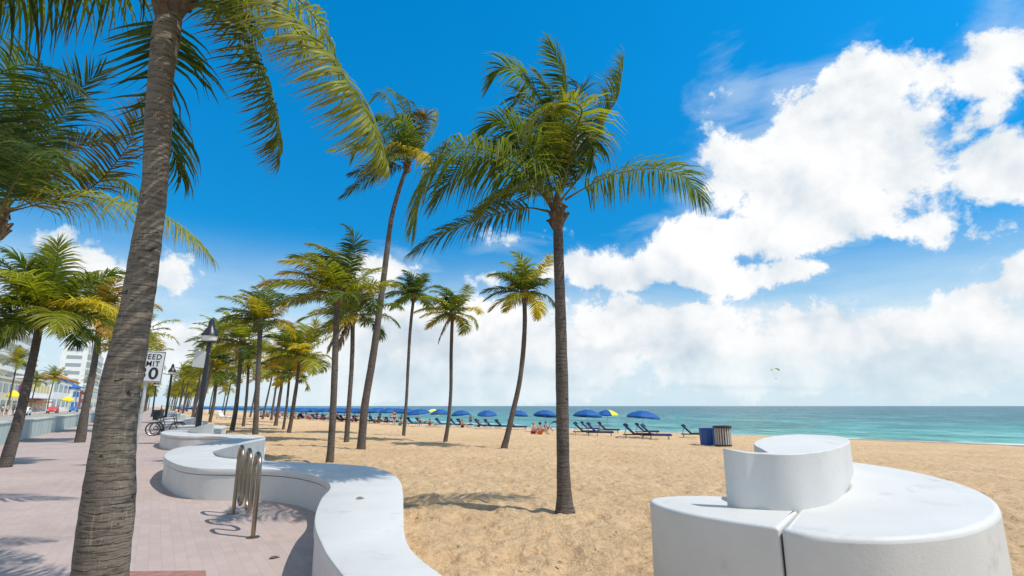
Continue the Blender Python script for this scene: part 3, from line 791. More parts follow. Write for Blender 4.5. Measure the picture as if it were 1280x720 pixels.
# ------------------------------------------------------------------ coconut palms
WIND = np.array([-1.0, .28, 0.0])
GREENS = {'dark': (.028, .062, .013), 'mid': (.082, .125, .013), 'lime': (.21, .225, .018), 'yellow': (.42, .33, .025), 'gold': (.33, .20, .028), 'brown': (.13, .075, .03), 'dead': (.22, .155, .10)}
def frond_geo(ctrl, ll, nl, rng, wid=.035, hue='mid', wind=.35, grav=.55, segs=3, rach=.022, tipbrown=.25, ak=1.0, roll=0.0, dense=1.0):
    """one pinnate leaf: rachis plus two combs of drooping leaflets. returns verts, quads, colours"""
    P = catmull(ctrl, 28)
    T = nrm(np.gradient(P, axis=0))
    up = np.array([0, 0, 1.])
    S = np.cross(T, up); bad = np.linalg.norm(S, axis=1) < .15
    S[bad] = np.array([.3, -1, 0]) - T[bad] * (T[bad] @ np.array([.3, -1, 0]))[:, None]
    S = nrm(S)
    for i in range(1, len(S)):
        if S[i] @ S[i - 1] < 0: S[i] = -S[i]
    Nn = nrm(np.cross(S, T))
    if roll:
        S, Nn = S * math.cos(roll) + Nn * math.sin(roll), Nn * math.cos(roll) - S * math.sin(roll)
    K = len(P)
    # leaflets
    tt = np.linspace(.13, .995, nl) ** .95
    tt = np.repeat(tt, 2) + rng.uniform(-.4, .4, nl * 2) / nl
    tt = np.clip(tt, .08, .999)
    side = np.tile([1., -1.], nl)
    M = len(tt)
    fi = tt * (K - 1); i0 = np.clip(fi.astype(int), 0, K - 2); fr = (fi - i0)[:, None]
    p = P[i0] * (1 - fr) + P[i0 + 1] * fr
    t = nrm(T[i0] * (1 - fr) + T[i0 + 1] * fr); s = nrm(S[i0] * (1 - fr) + S[i0 + 1] * fr); n = nrm(Nn[i0] * (1 - fr) + Nn[i0 + 1] * fr)
    L = ll * np.interp(tt, [0, .12, .3, .6, .85, 1], [.35, .72, 1, .95, .68, .34]) * rng.uniform(.82, 1.1, M)
    alpha = np.radians(np.interp(tt, [0, .2, .7, 1], [80, 70, 56, 20]) * ak + rng.uniform(-7, 7, M))[:, None]
    beta = np.radians(rng.uniform(2, 26, M))[:, None]
    d = nrm(t * np.cos(alpha) + (s * side[:, None] * np.cos(beta) + n * np.sin(beta)) * np.sin(alpha))
    wdir = nrm(t - d * (t * d).sum(1, keepdims=True) + n * rng.uniform(-.5, .5, (M, 1)))
    gk = (grav * rng.uniform(.75, 1.3, M))[:, None]; wk = (wind * rng.uniform(.6, 1.35, M))[:, None]
    q = p.copy(); pts = [q]; dirs = d
    for j in range(segs):
        dirs = nrm(dirs + (np.array([0, 0, -1.]) * gk + WIND * wk) * (1.4 / segs) * (.35 + j * .65))
        q = q + dirs * (L / segs)[:, None]; pts.append(q)
    pts = np.stack(pts, 1)
    wp = np.interp(np.linspace(0, 1, segs + 1), [0, .25, .6, 1], [.55, 1, .75, .06])
    w = wid * .5 * wp[None, :, None] * np.interp(tt, [0, .1, .8, 1], [.6, 1, .9, .55])[:, None, None]
    V = np.stack([pts - wdir[:, None, :] * w, pts + wdir[:, None, :] * w], 2)      # M, segs+1, 2, 3
    b = np.arange(M)[:, None] * (segs + 1) * 2 + np.arange(segs)[None, :] * 2
    Q = np.stack([b, b + 1, b + 3, b + 2], -1).reshape(-1, 4)
    c0 = np.array(GREENS[hue]) * rng.uniform(.8, 1.25); br = np.array(GREENS['brown']) * 1.3
    jit = rng.uniform(.7, 1.35, (M, 1)); mixy = rng.uniform(0, 1, (M, 1)) ** 3 * .5
    lc = (c0 * jit) * (1 - mixy) + np.array(GREENS['lime']) * mixy * jit
    along = np.linspace(0, 1, segs + 1)[None, :, None]
    tb = tipbrown * rng.uniform(0, 1.6, (M, 1))[:, :, None] * (along ** 2.2)
    tb = np.clip(tb, 0, .9)
    col = lc[:, None, :] * (1 - tb) + br * tb
    col = np.repeat(col[:, :, None, :], 2, 2).reshape(-1, 3)
    V = V.reshape(-1, 3)
    # rachis, 4 sided
    rr = rach * np.linspace(1, .14, K)
    rr[:4] *= np.array([1.7, 1.45, 1.25, 1.1])
    ring = np.stack([P + S * rr[:, None], P + Nn * rr[:, None] * .7, P - S * rr[:, None], P - Nn * rr[:, None] * .7], 1).reshape(-1, 3)
    i = np.arange(K - 1)[:, None] * 4; j = np.arange(4)[None, :]
    RQ = np.stack([i + j, i + (j + 1) % 4, i + 4 + (j + 1) % 4, i + 4 + j], -1).reshape(-1, 4) + len(V)
    rc = np.array({'brown': (.16, .09, .035), 'dead': (.2, .14, .09)}.get(hue, (.20, .19, .045)))
    rcol = np.repeat(rc[None, :] * np.linspace(1, .8, K)[:, None], 4, 0)
    V = np.vstack([V, ring]); Q = np.vstack([Q, RQ]); col = np.vstack([col, rcol])
    return V, Q, np.c_[col, np.ones(len(col))]
def arc(rng, L, az, el, wind, grav):
    d = np.array([math.cos(el) * math.cos(az), math.cos(el) * math.sin(az), math.sin(el)]); p = np.zeros(3); P = [p]
    n = 9
    for k in range(n):
        t = (k + .5) / n
        d = d + np.array([0, 0, -1.]) * grav * (t ** 1.2) / n * 2.6 + WIND * wind * (.08 + 1.7 * t ** 1.6) / n * 2.6
        d = d / np.linalg.norm(d); p = p + d * L / n; P.append(p)
    return np.array(P)
def auto_fronds(rng, n, L, wind=.8, grav=.9, ymix=.2, dead=0, spread=(82, -18)):
    out = []
    for k in range(n):
        f = k / max(1, n - 1)
        el = R(spread[0] + (spread[1] - spread[0]) * f ** .85 + rng.uniform(-6, 6)); az = k * 2.39996 + rng.uniform(-.25, .25)
        Lk = L * np.interp(f, [0, .15, .5, 1], [.85, 1, 1, .84]) * rng.uniform(.88, 1.08)
        c = arc(rng, Lk, az, el, .62 * wind * rng.uniform(.7, 1.25), grav * rng.uniform(.75, 1.2) * np.interp(f, [0, 1], [.7, 1.0]))
        y = rng.uniform()
        hue = 'mid' if y > ymix + .38 else ('dark' if y > ymix + .15 else ('lime' if y > ymix * .55 else ('yellow' if y > ymix * .2 else 'gold')))
        if f < .25 and hue in ('yellow', 'gold'): hue = 'lime'
        out.append((c, hue))
    for k in range(dead):
        az = math.pi + rng.uniform(-.9, .9)
        out.append((arc(rng, L * rng.uniform(.6, .85), az, R(-48 - rng.uniform(0, 20)), .25, 1.4), 'dead'))
    return out
def trunk_geo(px, Y, base, sides=20, ringstep=.05, seed=0, flare=1.0, wf=1.0):
    rows = []
    for u, v, w in px:
        r = ray(u, v); t = Y / r[1]
        P = np.array([r[0] * t, Y, EYE + r[2] * t]); dist = t * (r[1] * CT + r[2] * ST)
        rows.append((*P, wf * w * dist / FPX / 2 / math.sqrt(1 + ((u - 640) / FPX) ** 2)))
    A = catmull(np.array(rows), max(10, int(np.linalg.norm(np.array(rows)[-1, :3] - np.array(rows)[0, :3]) / ringstep)))
    return A[:, :3] - base, np.maximum(A[:, 3], .02)
def trunk_mesh(P, r, mat, root, sides=20, seed=0, amp=1.0):
    rg = np.random.default_rng(seed)
    n = len(P); T, A, B = frames(P)
    an = np.arange(sides) * 2 * math.pi / sides
    L = np.r_[0, np.cumsum(np.linalg.norm(np.diff(P, axis=0), axis=1))]
    rows = []
    ringlen = .07
    for j, a in enumerate(an):
        ph = L / ringlen + .25 * math.sin(a * 2 + .7) + .2 * math.sin(a) + .5 * vnoise(L * 2.0, np.full(n, 2.1 * math.cos(a) + 4), seed)
        saw = np.mod(ph, 1.0)
        rows.append(1 + amp * (.026 * (saw - .5) + .10 * (vnoise(L * 2.3 + 5, np.full(n, 1.6 * math.cos(a) + 3) + 1.6 * math.sin(a), seed + 9) - .5) + .05 * (vnoise(L * 7, np.full(n, 3 * math.cos(a) + 8) + 3 * math.sin(a), seed + 4) - .5)))
    rad = np.stack(rows, 1) * r[:, None]
    V = (P[:, None, :] + rad[:, :, None] * (np.cos(an)[None, :, None] * A[:, None, :] + np.sin(an)[None, :, None] * B[:, None, :])).reshape(-1, 3)
    i = np.arange(n - 1)[:, None] * sides; j = np.arange(sides)[None, :]
    Q = np.stack([i + j, i + (j + 1) % sides, i + sides + (j + 1) % sides, i + sides + j], -1).reshape(-1, 4)
    return mkq('trunk', V, Q, mat, root, smooth=True)
def boots(root, heart, r, rng, scale=1.0, n=16):
    """old leaf bases and fibre round the top of the trunk"""
    m = MB()
    m.tube([heart + (0, 0, -.30 * scale), heart + (0, 0, -.10 * scale), heart + (0, 0, .12 * scale), heart + (0, 0, .42 * scale)], np.array([r * 1.05, r * 1.75, r * 1.6, r * .5]), 10)
    for k in range(n):
        a = k * 2.4 + rng.uniform(-.3, .3); z = rng.uniform(-.28, .18) * scale
        d = np.array([math.cos(a), math.sin(a), 0]); e = rng.uniform(.5, 1.25)
        p0 = heart + d * r * .8 + (0, 0, z); p1 = p0 + d * .09 * scale * e + np.array([0, 0, .15 * scale * e]); p2 = p1 + d * .06 * scale + np.array([0, 0, rng.uniform(-.10, .10)]) * scale
        m.tube([p0, p1, p2], np.array([.055, .045, .018]) * scale, 5)
    return m.build('leaf_bases', M_BOOT, root, angle=70)
PALMS = 0
LLK = 1.32; NLK = 1.45
def palm(label, trunk_px, basepx=None, L=2.2, n=20, wind=.8, grav=.9, ymix=.2, dead=0, ll=.5, nl=46, wid=.035, segs=3, seed=1, explicit=None, auto=True, mat=None, group=None, spread=(82, -18), crown_only=False, Y=None, sides=18, tipbrown=.25, lgrav=.55, lwind=.35, amp=1.0, rach=.02, wf=1.0):
    """trunk_px: (u, v, width) from the foot to the crown"""
    global PALMS; PALMS += 1
    rng = np.random.default_rng(seed * 7 + 3)
    g = G(*(basepx or trunk_px[0][:2])); Y = Y or g[1]
    base = np.array([Wy(*trunk_px[0][:2], Y)[0], Y, g[2]])
    root = thing('coconut_palm', label, 'palm tree', base, group=group)
    P, r = trunk_geo(trunk_px, Y, base, wf=wf)
    if not basepx: P = np.vstack([P[:1] - (0, 0, .25), P]); r = np.r_[r[:1] * 1.05, r]
    trunk_mesh(P, r, mat or M_TRUNK, root, sides, seed, amp)
    heart = P[-1]
    sc = max(.55, min(1.1, r[-1] / .085))
    boots(root, heart, r[-1], rng, sc, 16)
    specs = []
    if explicit:
        for pts, hue, kw in explicit:
            specs.append((np.array([Wy(u, v, Y + dy) for u, v, dy in pts]) - base, hue, kw))
    if auto:
        for c, hue in auto_fronds(rng, n, L, wind, grav, ymix, dead, spread):
            specs.append((c + heart + (0, 0, .12 * sc), hue, {}))
    geos = []
    for c, hue, kw in specs:
        a = dict(ll=ll, nl=nl,  wid=wid, hue=hue, wind=lwind, grav=lgrav, segs=segs, tipbrown=tipbrown, rach=rach)
        if hue == 'dead': a.update(grav=1.6, wind=.1, tipbrown=.5, ll=ll * .7)
        a.update(kw)
        a['ll'] *= LLK; a['nl'] = int(a['nl'] * NLK)
        geos.append(frond_geo(c, rng=rng, **a))
    if crown_only:
        off = 0; VV = []; QQ = []; CC = []
        for V, Q, cc in geos:
            VV.append(V); QQ.append(Q + off); CC.append(cc); off += len(V)
        mkq('crown', np.vstack(VV), np.vstack(QQ), M_LEAF, root, np.vstack(CC))
    else:
        for V, Q, cc in geos: mkq('frond', V, Q, M_LEAF, root, cc)
    return root

# --- nearest palm, left of the frame, crown mostly above the picture
fA = [
    ([(222, -22, -.1), (280, -28, -.2), (342, 10, -.3), (400, 58, -.35), (450, 126, -.4), (485, 207, -.45)], 'lime', dict(ll=.62, nl=125, wind=1.5, grav=.5, tipbrown=.85, wid=.024, ak=1.15)),
    ([(220, -15, .1), (258, -18, .2), (302, 36, .3), (330, 94, .35), (347, 156, .4), (349, 198, .4)], 'mid', dict(ll=.55, nl=95, wind=1.5, grav=.3, tipbrown=.8, wid=.024, ak=1.15)),
    ([(225, -25, .3), (310, -50, .5), (375, 2, .7), (402, 34, .8), (422, 78, .9)], 'lime', dict(ll=.5, nl=60, wind=1.3, grav=.4, tipbrown=.7, wid=.024, ak=1.1)),
    ([(205, -20, -.2), (150, -46, -.3), (80, -42, -.4), (18, -12, -.4), (-30, 40, -.4)], 'dark', dict(ll=.78, nl=40, wind=.12, grav=.7, tipbrown=.5, wid=.03)),
    ([(205, -15, .3), (140, -30, .5), (60, -22, .6), (-10, 22, .7)], 'mid', dict(ll=.7, nl=36, wind=.1, grav=.6, wid=.03)),
    ([(208, -10, .3), (204, 40, .5), (203, 110, .6), (214, 180, .6), (226, 218, .6)], 'dark', dict(ll=.62, nl=50, wind=.5, grav=.15)),
    ([(222, -5, .4), (250, 8, .8), (285, 14, 1.1), (320, 40, 1.3)], 'dark', dict(ll=.5, nl=44, wind=.6, grav=.4)),
    ([(215, -20, 0), (235, -90, -.2), (285, -150, -.5), (360, -170, -.8)], 'mid', dict(ll=.55, nl=50)),
    ([(212, -20, 0), (205, -110, .2), (180, -200, .5), (120, -240, .9)], 'mid', dict(ll=.55, nl=50)),
    ([(208, -20, 0), (160, -110, -.4), (80, -150, -.9), (0, -120, -1.4)], 'mid', dict(ll=.6, nl=50)),
    ([(210, -20, 0), (215, -100, 1.0), (200, -140, 1.9), (170, -120, 2.7)], 'mid', dict(ll=.55, nl=50)),
    ([(208, -18, 0), (170, -70, .8), (90, -90, 1.6), (20, -50, 2.2)], 'dark', dict(ll=.6, nl=50)),
]
palm('thick nearest coconut palm with ringed grey trunk rising out of the picture',
     [(121, 760, 84), (125, 720, 74), (131, 665, 72), (136, 625, 68), (139, 590, 60), (144, 540, 54), (150, 490, 51), (158, 450, 48), (168, 400, 42), (175, 360, 40), (184, 300, 36), (194, 225, 32), (196.5, 180, 33), (202, 90, 32), (208, 45, 35), (213, 10, 29), (214, -8, 26)],
     explicit=fA, auto=False, mat=M_TRUNKN, seed=2, wf=1.06, sides=40, segs=4, wid=.036, amp=1.0, rach=.024, lgrav=.6)

# --- left palm, crown heart at the frame edge
fB = [
    ([(8, 264, -.1), (60, 247, -.3), (110, 246, -.5), (165, 256, -.6), (205, 270, -.6), (240, 295, -.6), (265, 322, -.6)], 'lime', dict(ll=.72, nl=80, grav=1.5, wind=.1, tipbrown=.7, ak=1.15, wid=.03)),
    ([(5, 262, .1), (45, 227, .2), (75, 214, .3), (115, 213, .4), (150, 224, .5), (178, 250, .5)], 'mid', dict(ll=.6, nl=60, grav=.9)),
    ([(0, 262, -.3), (-25, 180, -.8), (-12, 105, -1.2), (40, 80, -1.4), (95, 110, -1.5)], 'dark', dict(ll=.85, nl=64, grav=.25)),
    ([(8, 258, 0), (40, 205, .1), (72, 155, .1), (100, 112, .1), (128, 88, .1)], 'dark', dict(ll=.75, nl=60, grav=.1, wind=.05)),
    ([(10, 265, -.2), (60, 252, -.4), (112, 236, -.5), (150, 197, -.6), (174, 156, -.6), (187, 124, -.6)], 'brown', dict(ll=.62, nl=60, grav=.2, wind=.6, tipbrown=.9)),
    ([(2, 262, 0), (18, 210, -.2), (22, 140, -.4), (8, 80, -.6)], 'mid', dict(ll=.7, nl=56, grav=.3)),
    ([(0, 266, 0), (-15, 200, .2), (-45, 140, .5)], 'mid', dict(ll=.7, nl=50)),
    ([(-2, 272, 0), (-50, 250, -.2), (-110, 268, -.4)], 'mid', dict(ll=.7, nl=50)),
    ([(8, 262, .4), (48, 215, .9), (95, 182, 1.2), (150, 172, 1.4)], 'dark', dict(ll=.65, nl=54, grav=.4)),
    ([(5, 260, .2), (30, 170, .5), (68, 128, .8), (128, 142, 1.0)], 'dark', dict(ll=.7, nl=54, grav=.4)),
    ([(5, 264, .2), (55, 200, .3), (40, 120, .3), (20, 60, .3)], 'mid', dict(ll=.7, nl=54, grav=.3)),
    ([(0, 268, -.5), (20, 225, -1.3), (45, 190, -1.9), (75, 195, -2.3)], 'dark', dict(ll=.7, nl=54, grav=.6)),
    ([(-4, 270, -.3), (-30, 230, -.9), (-20, 180, -1.5), (15, 170, -2.0)], 'dark', dict(ll=.7, nl=54, grav=.6)),
]
palm('large dark coconut crown cut by the left edge above the shorter paving palms',
     [(-75, 640, 24), (-55, 520, 20), (-32, 400, 18), (-12, 320, 17), (-4, 278, 17)], explicit=fB, auto=False, seed=3, wf=1.0, sides=20, Y=9.2, basepx=(-75, 640), wid=.04)

# --- central palm on the sand
fP = [
    ([(706, 250, 0), (733, 234, -.1), (771, 217, -.1), (820, 211, 0), (856, 222, .1), (879, 250, .2)], 'mid', dict(ll=.66, nl=66, wind=.02, grav=1.1, wid=.03, ak=1.1)),
    ([(700, 252, 0), (735, 205, .2), (756, 148, .3), (773, 120, .3), (779, 74, .3)], 'mid', dict(ll=.62, nl=80, wind=.6, grav=.25, tipbrown=.6, ak=1.1)),
    ([(700, 240, .1), (705, 150, .3), (704, 95, .3), (687, 53, .2)], 'mid', dict(ll=.6, nl=76, wind=.3, grav=.15)),
    ([(696, 240, .1), (683, 145, .3), (657, 102, .4), (630, 84, .4), (610, 108, .4)], 'mid', dict(ll=.68, nl=76)),
    ([(704, 235, -.2), (719, 165, -.7), (727, 136, -1.0), (700, 127, -1.3), (672, 146, -1.5), (662, 170, -1.5)], 'lime', dict(ll=.62, nl=54, grav=.9, tipbrown=.4)),
    ([(690, 245, 0), (660, 180, -.2), (625, 151, -.3), (602, 168, -.3)], 'mid', dict(ll=.62, nl=50)),
    ([(688, 252, -.1), (662, 219, -.5), (617, 190, -.8), (562, 188, -1.0), (530, 232, -1.1), (519, 275, -1.1)], 'mid', dict(ll=.95, nl=84, grav=1.5, wind=.12, tipbrown=.4, wid=.03, ak=1.15)),
    ([(685, 264, 0), (655, 260, .1), (605, 272, .2), (550, 294, .2), (515, 316, .2)], 'dark', dict(ll=.55, nl=64, wind=.1, grav=.8, wid=.03, ak=1.1)),
    ([(688, 255, .2), (646, 216, .6), (583, 206, .9), (543, 252, 1.0)], 'dark', dict(ll=.85, nl=56, grav=.9)),
    ([(702, 242, -.1), (725, 180, -.3), (738, 166, -.5), (742, 205, -.6)], 'dark', dict(ll=.6, nl=48, grav=.9)),
    ([(690, 250, .1), (650, 190, .5), (612, 184, .7)], 'dark', dict(ll=.6, nl=48)),
    ([(697, 240, .3), (672, 140, .8), (652, 118, 1.0), (634, 142, 1.1)], 'dark', dict(ll=.62, nl=50)),
    ([(700, 240, .2), (715, 140, .7), (726, 112, .9), (716, 100, 1.0)], 'dark', dict(ll=.55, nl=46)),
    ([(690, 255, 0), (665, 235, -.4), (632, 240, -.7), (600, 265, -.8)], 'mid', dict(ll=.7, nl=50, grav=.9)),
    ([(692, 250, .2), (676, 190, .4), (655, 165, .6), (622, 205, .7)], 'dark', dict(ll=.75, nl=50, grav=.9)),
    ([(699, 240, 0), (697, 160, .1), (690, 120, .1), (672, 90, .1)], 'mid', dict(ll=.5, nl=46, grav=.3)),
]
palm('tall straight coconut palm alone on the open sand with the biggest full crown',
     [(706, 642, 36), (705.5, 625, 27), (704, 590, 22), (703.5, 545, 21), (702.5, 480, 20), (701, 400, 18.5), (699, 340, 17), (697.5, 290, 15.5), (697, 268, 15)],
     explicit=fP, auto=False, seed=5, wf=0.76, sides=28, wid=.036, lgrav=.7)

# --- palms on the sand, left of centre
fT = [
    ([(509, 205, 0), (500, 165, .1), (490, 130, .2), (477, 117, .2), (461, 130, .1)], 'mid', {}), ([(510, 205, .2), (508, 160, .5), (500, 125, .6), (487, 111, .6)], 'mid', {}),
    ([(510, 204, .1), (515, 160, .2), (512, 130, .2), (499, 117, .2)], 'dark', {}), ([(511, 204, -.2), (525, 165, -.5), (533, 146, -.7), (523, 140, -.9), (511, 152, -1.0)], 'brown', {}),
    ([(512, 205, 0), (531, 180, .2), (544, 160, .3), (548, 144, .3), (540, 139, .3)], 'lime', {}), ([(508, 206, 0), (490, 190, -.3), (470, 171, -.6), (450, 180, -.8), (440, 202, -.9)], 'mid', {}),
    ([(507, 206, .2), (480, 190, .5), (450, 183, .7), (413, 188, .8)], 'lime', dict(grav=.6)), ([(507, 208, 0), (485, 205, .3), (460, 211, .5), (438, 217, .6)], 'dark', {}),
    ([(507, 210, .1), (480, 212, .2), (455, 227, .3), (428, 246, .3)], 'dark', {}), ([(508, 205, -.3), (500, 187, -.8), (486, 184, -1.2), (477, 202, -1.4)], 'yellow', {}),
    ([(512, 206, -.2), (523, 190, -.5), (531, 195, -.7), (531, 214, -.8)], 'yellow', {}), ([(509, 205, -.2), (498, 175, -.8), (475, 150, -1.2), (459, 166, -1.4)], 'mid', {}),
    ([(510, 204, -.2), (512, 170, -.9), (498, 148, -1.3), (480, 163, -1.6)], 'mid', {}), ([(510, 204, .3), (503, 170, 1.0), (485, 145, 1.5), (466, 152, 1.8)], 'dark', {}),
    ([(510, 204, .2), (520, 170, .7), (523, 140, 1.0), (514, 126, 1.0)], 'dark', {}), ([(509, 206, -.3), (500, 195, -.9), (488, 196, -1.4), (478, 215, -1.6)], 'mid', {}),
]
palm('tall leaning coconut palm on the sand with long curved bare trunk', [(451.5, 561, 18), (453, 540, 15.5), (457, 500, 14.5), (464, 460, 14), (470, 420, 13), (478, 360, 11.5), (483, 320, 10.5), (489, 275, 9), (498, 240, 8), (509, 208, 7.5)],
     explicit=fT, auto=False, ll=.66, nl=46, wid=.05, lgrav=.9, lwind=.45, seed=11, wf=0.66, spread=(80, -22))
palm('coconut palm with thick windswept green crown rooted right behind the near bench wall', [(412, 578, 15), (414, 555, 13), (417, 500, 12), (419, 440, 11.5), (421, 385, 10), (421.5, 372, 10)],
     L=2.15, n=20, wind=1.3, grav=.52, ymix=0.30, ll=.5, nl=46, wid=.045, seed=12, wf=0.7, spread=(86, -8))
palm('slim coconut palm with brown dead fronds hanging down its trunk, between two thicker palms', [(433, 552, 10), (436, 510, 8.5), (440, 450, 8), (441, 398, 8)],
     L=2.5, n=18, wind=.6, grav=.8, ymix=0.45, dead=4, ll=.6, nl=38, wid=.055, seed=13, wf=0.7)
palm('slender coconut palm with small dark crown beside the standing bather in black', [(504.5, 544, 6), (508, 500, 5), (510.5, 450, 5), (513, 410, 5), (517, 372, 5)],
     L=2.1, n=18, wind=.9, grav=.9, ymix=0.22, ll=.55, nl=32, wid=.065, seed=14, wf=0.75)
palm('slender coconut palm with yellow fronds on the sand', [(556.5, 552, 7.5), (560, 530, 6), (563.5, 490, 5.5), (564, 440, 5.5), (565.5, 395, 5.5)],
     L=2.0, n=17, wind=.95, grav=.85, ymix=.62, dead=1, ll=.52, nl=32, wid=.06, seed=15, wf=0.76)
palm('coconut palm with bowed trunk and yellowish crown left of the lone sand palm', [(630, 560, 9.5), (634, 545, 8), (641, 515, 7), (649, 480, 6.5), (654, 440, 6.5), (656, 400, 6), (655.5, 370, 6)],
     L=2.0, n=18, wind=.75, grav=.95, ymix=0.53, ll=.52, nl=36, wid=.055, seed=16, wf=0.92)
palm('short thin leaning palm with yellow crown, farther of a leaning pair on the sand', [(354, 537, 5), (358, 510, 4.2), (362, 470, 4)],
     L=2.2, n=16, wind=.9, grav=.9, ymix=.6, ll=.6, nl=26, wid=.08, seed=17, wf=0.75)
palm('leaning coconut palm with bushy green-gold crown, nearer of a leaning pair on the sand', [(361, 541, 7), (366, 515, 5.5), (371, 480, 5), (374.5, 448, 5)],
     L=2.9, n=20, wind=1.0, grav=.8, ymix=0.50, ll=.7, nl=32, wid=.075, seed=18, wf=0.82)
palm('coconut palm rising straight behind the raised shell of the bench wall, with wide green crown', [(319, 543, 8.5), (321, 500, 7.5), (323.5, 450, 7), (325.5, 405, 7)],
     L=2.6, n=22, wind=1.1, grav=.58, ymix=0.40, ll=.62, nl=38, wid=.06, seed=19, wf=0.9, spread=(86, -8))
palm('leaning coconut palm with yellow heart, first one right of the black lamp post', [(290, 538, 8), (295, 510, 6.5), (299, 470, 6), (302, 430, 6)],
     L=2.9, n=20, wind=1.15, grav=.75, ymix=0.65, ll=.7, nl=32, wid=.075, seed=20, wf=0.88)
palm('thin coconut palm with hidden crown, close beside the straight palm behind the shell wall', [(304, 533, 5), (308, 500, 4.3), (311, 455, 4)],
     L=2.6, n=16, wind=1.0, grav=.9, ymix=.5, ll=.7, nl=26, wid=.09, seed=21, wf=0.85)
palm('yellowing coconut palm with slim leaning trunk, crown overlapping the lamp post', [(262, 528, 5.5), (267, 505, 4.8), (272, 465, 4.4)],
     L=3.2, n=20, wind=1.1, grav=.8, ymix=.6, ll=.75, nl=28, wid=.09, seed=22, wf=0.9)

# --- palms on the paving, left
palm('leaning coconut palm on the paving with full green crown, nearest along the aqua wall', [(6, 584, 19), (13, 560, 17), (22, 530, 14.5), (34, 480, 12), (44, 435, 11), (51, 398, 10.5)],
     L=2.15, n=24, wind=.35, grav=.95, ymix=0.36, ll=.62, nl=46, wid=.05, seed=23, wf=1.08)
palm('yellow-fronded palm on the paving, half hidden by the thick near trunk', [(99.5, 553, 14), (102, 540, 13), (107, 510, 10), (116, 465, 8.5), (123, 420, 8), (125.5, 395, 8)],
     L=2.3, n=20, wind=.35, grav=.95, ymix=.45, ll=.65, nl=38, wid=.06, seed=24, wf=1.08)
# ------------------------------------------------------------------ far palms along the promenade
def crown_mesh(seed, L, n, ymix, wind):
    rng = np.random.default_rng(seed)
    VV = []; QQ = []; CC = []; off = 0
    for c, hue in auto_fronds(rng, n, L, wind, .8, ymix):
        V, Q, cc = frond_geo(c, L * .33, 30, rng, wid=.09, hue=hue, wind=.35, grav=.6, segs=2, rach=.03)
        VV.append(V); QQ.append(Q + off); CC.append(cc); off += len(V)
    o = mkq('crown', np.vstack(VV), np.vstack(QQ), M_LEAF, None, np.vstack(CC))
    me = o.data; bpy.data.objects.remove(o); return me
CROWNS = [crown_mesh(100 + k, 2.9, 20, (.75, .6, .5, .7)[k], (1.0, .8, 1.1, .9)[k]) for k in range(4)]
CROWNS_ST = [crown_mesh(120 + k, 2.8, 20, (.5, .6)[k], .35) for k in range(2)]
def far_palm(s, n, h, lean, seed, label, group=None, crowns=CROWNS, scale=1.0, xyz=None):
    rng = np.random.default_rng(seed)
    x, y = sn(s, n) if xyz is None else xyz[:2]
    z = float(terrain(x, y))
    root = thing('coconut_palm', label, 'palm tree', (x, y, z), group=group)
    b1, b2 = rng.uniform(-.25, .25, 2)
    P = catmull([(0, 0, -.2), (lean * .25 + b1 * .3, b1 * .3, h * .3), (lean * .6 + b1 * .4, b2 * .4, h * .65), (lean, b2 * .3, h)], max(14, int(h / .22)))
    r = np.interp(np.linspace(0, 1, len(P)), [0, .08, .5, 1], [.20, .155, .125, .10])
    trunk_mesh(P, r, M_TRUNK, root, 9, seed)
    c = link(bpy.data.objects.new('crown', crowns[seed % len(crowns)]), root); c.location = P[-1]; c.rotation_euler = (0, 0, rng.uniform(-.35, .35)); c.scale = (scale,) * 3
    lb = MB(); lb.tube([P[-1] + (0, 0, -.5), P[-1], P[-1] + (0, 0, .3)], np.array([.11, .22, .10]), 7); lb.build('leaf_bases', M_BOOT, root)
    return root
rg = random.Random(4)
k = 0
for s in np.arange(52, 300, 6.2):
    n = rg.uniform(3.0, 6.5) if k % 2 else rg.uniform(7, 14)
    far_palm(s + rg.uniform(-2, 2), n, rg.uniform(5.6, 7.6), rg.uniform(.2, 1.3), 200 + k, 'distant golden-green coconut palm in the crowd of palms beyond the lamp posts', 'palms of the far sand row'); k += 1
for s in np.arange(41, 240, 11):
    far_palm(s, -2.8 + rg.uniform(-.4, .4), rg.uniform(5.6, 7.2), rg.uniform(.1, .8), 300 + k, 'distant coconut palm in the row on the paving, behind the speed sign', 'palms of the far paving row'); k += 1
def at_n(u, n):
    a = (u - 640) / FPX; b = 1 / CT
    t = n / (a * NV[0] + b * NV[1]); return np.array([a * t, b * t, 0])
for u, n, h, sc_, lab in ((9, -22.5, 9.6, 1.15, 'bright yellow-green street palm before the tall pale apartment block'), (60, -22.5, 8.6, 1.25, 'round yellow-green street palm between the two paving palms'),
                          (-60, -22.5, 8, 1.1, 'street palm outside the left edge of the picture'), (107, -23, 11.5, 1.2, 'dark street palm below the white hotel'), (128, -23, 12, 1.2, 'street palm showing beside the thick near trunk'),
                          (38, -23, 7, 1.0, 'low street palm before the yellow-windowed shop')):
    p = at_n(u, n); far_palm(0, 0, h, .3, 400 + k, lab, 'palms across the street', CROWNS_ST, sc_, p); k += 1

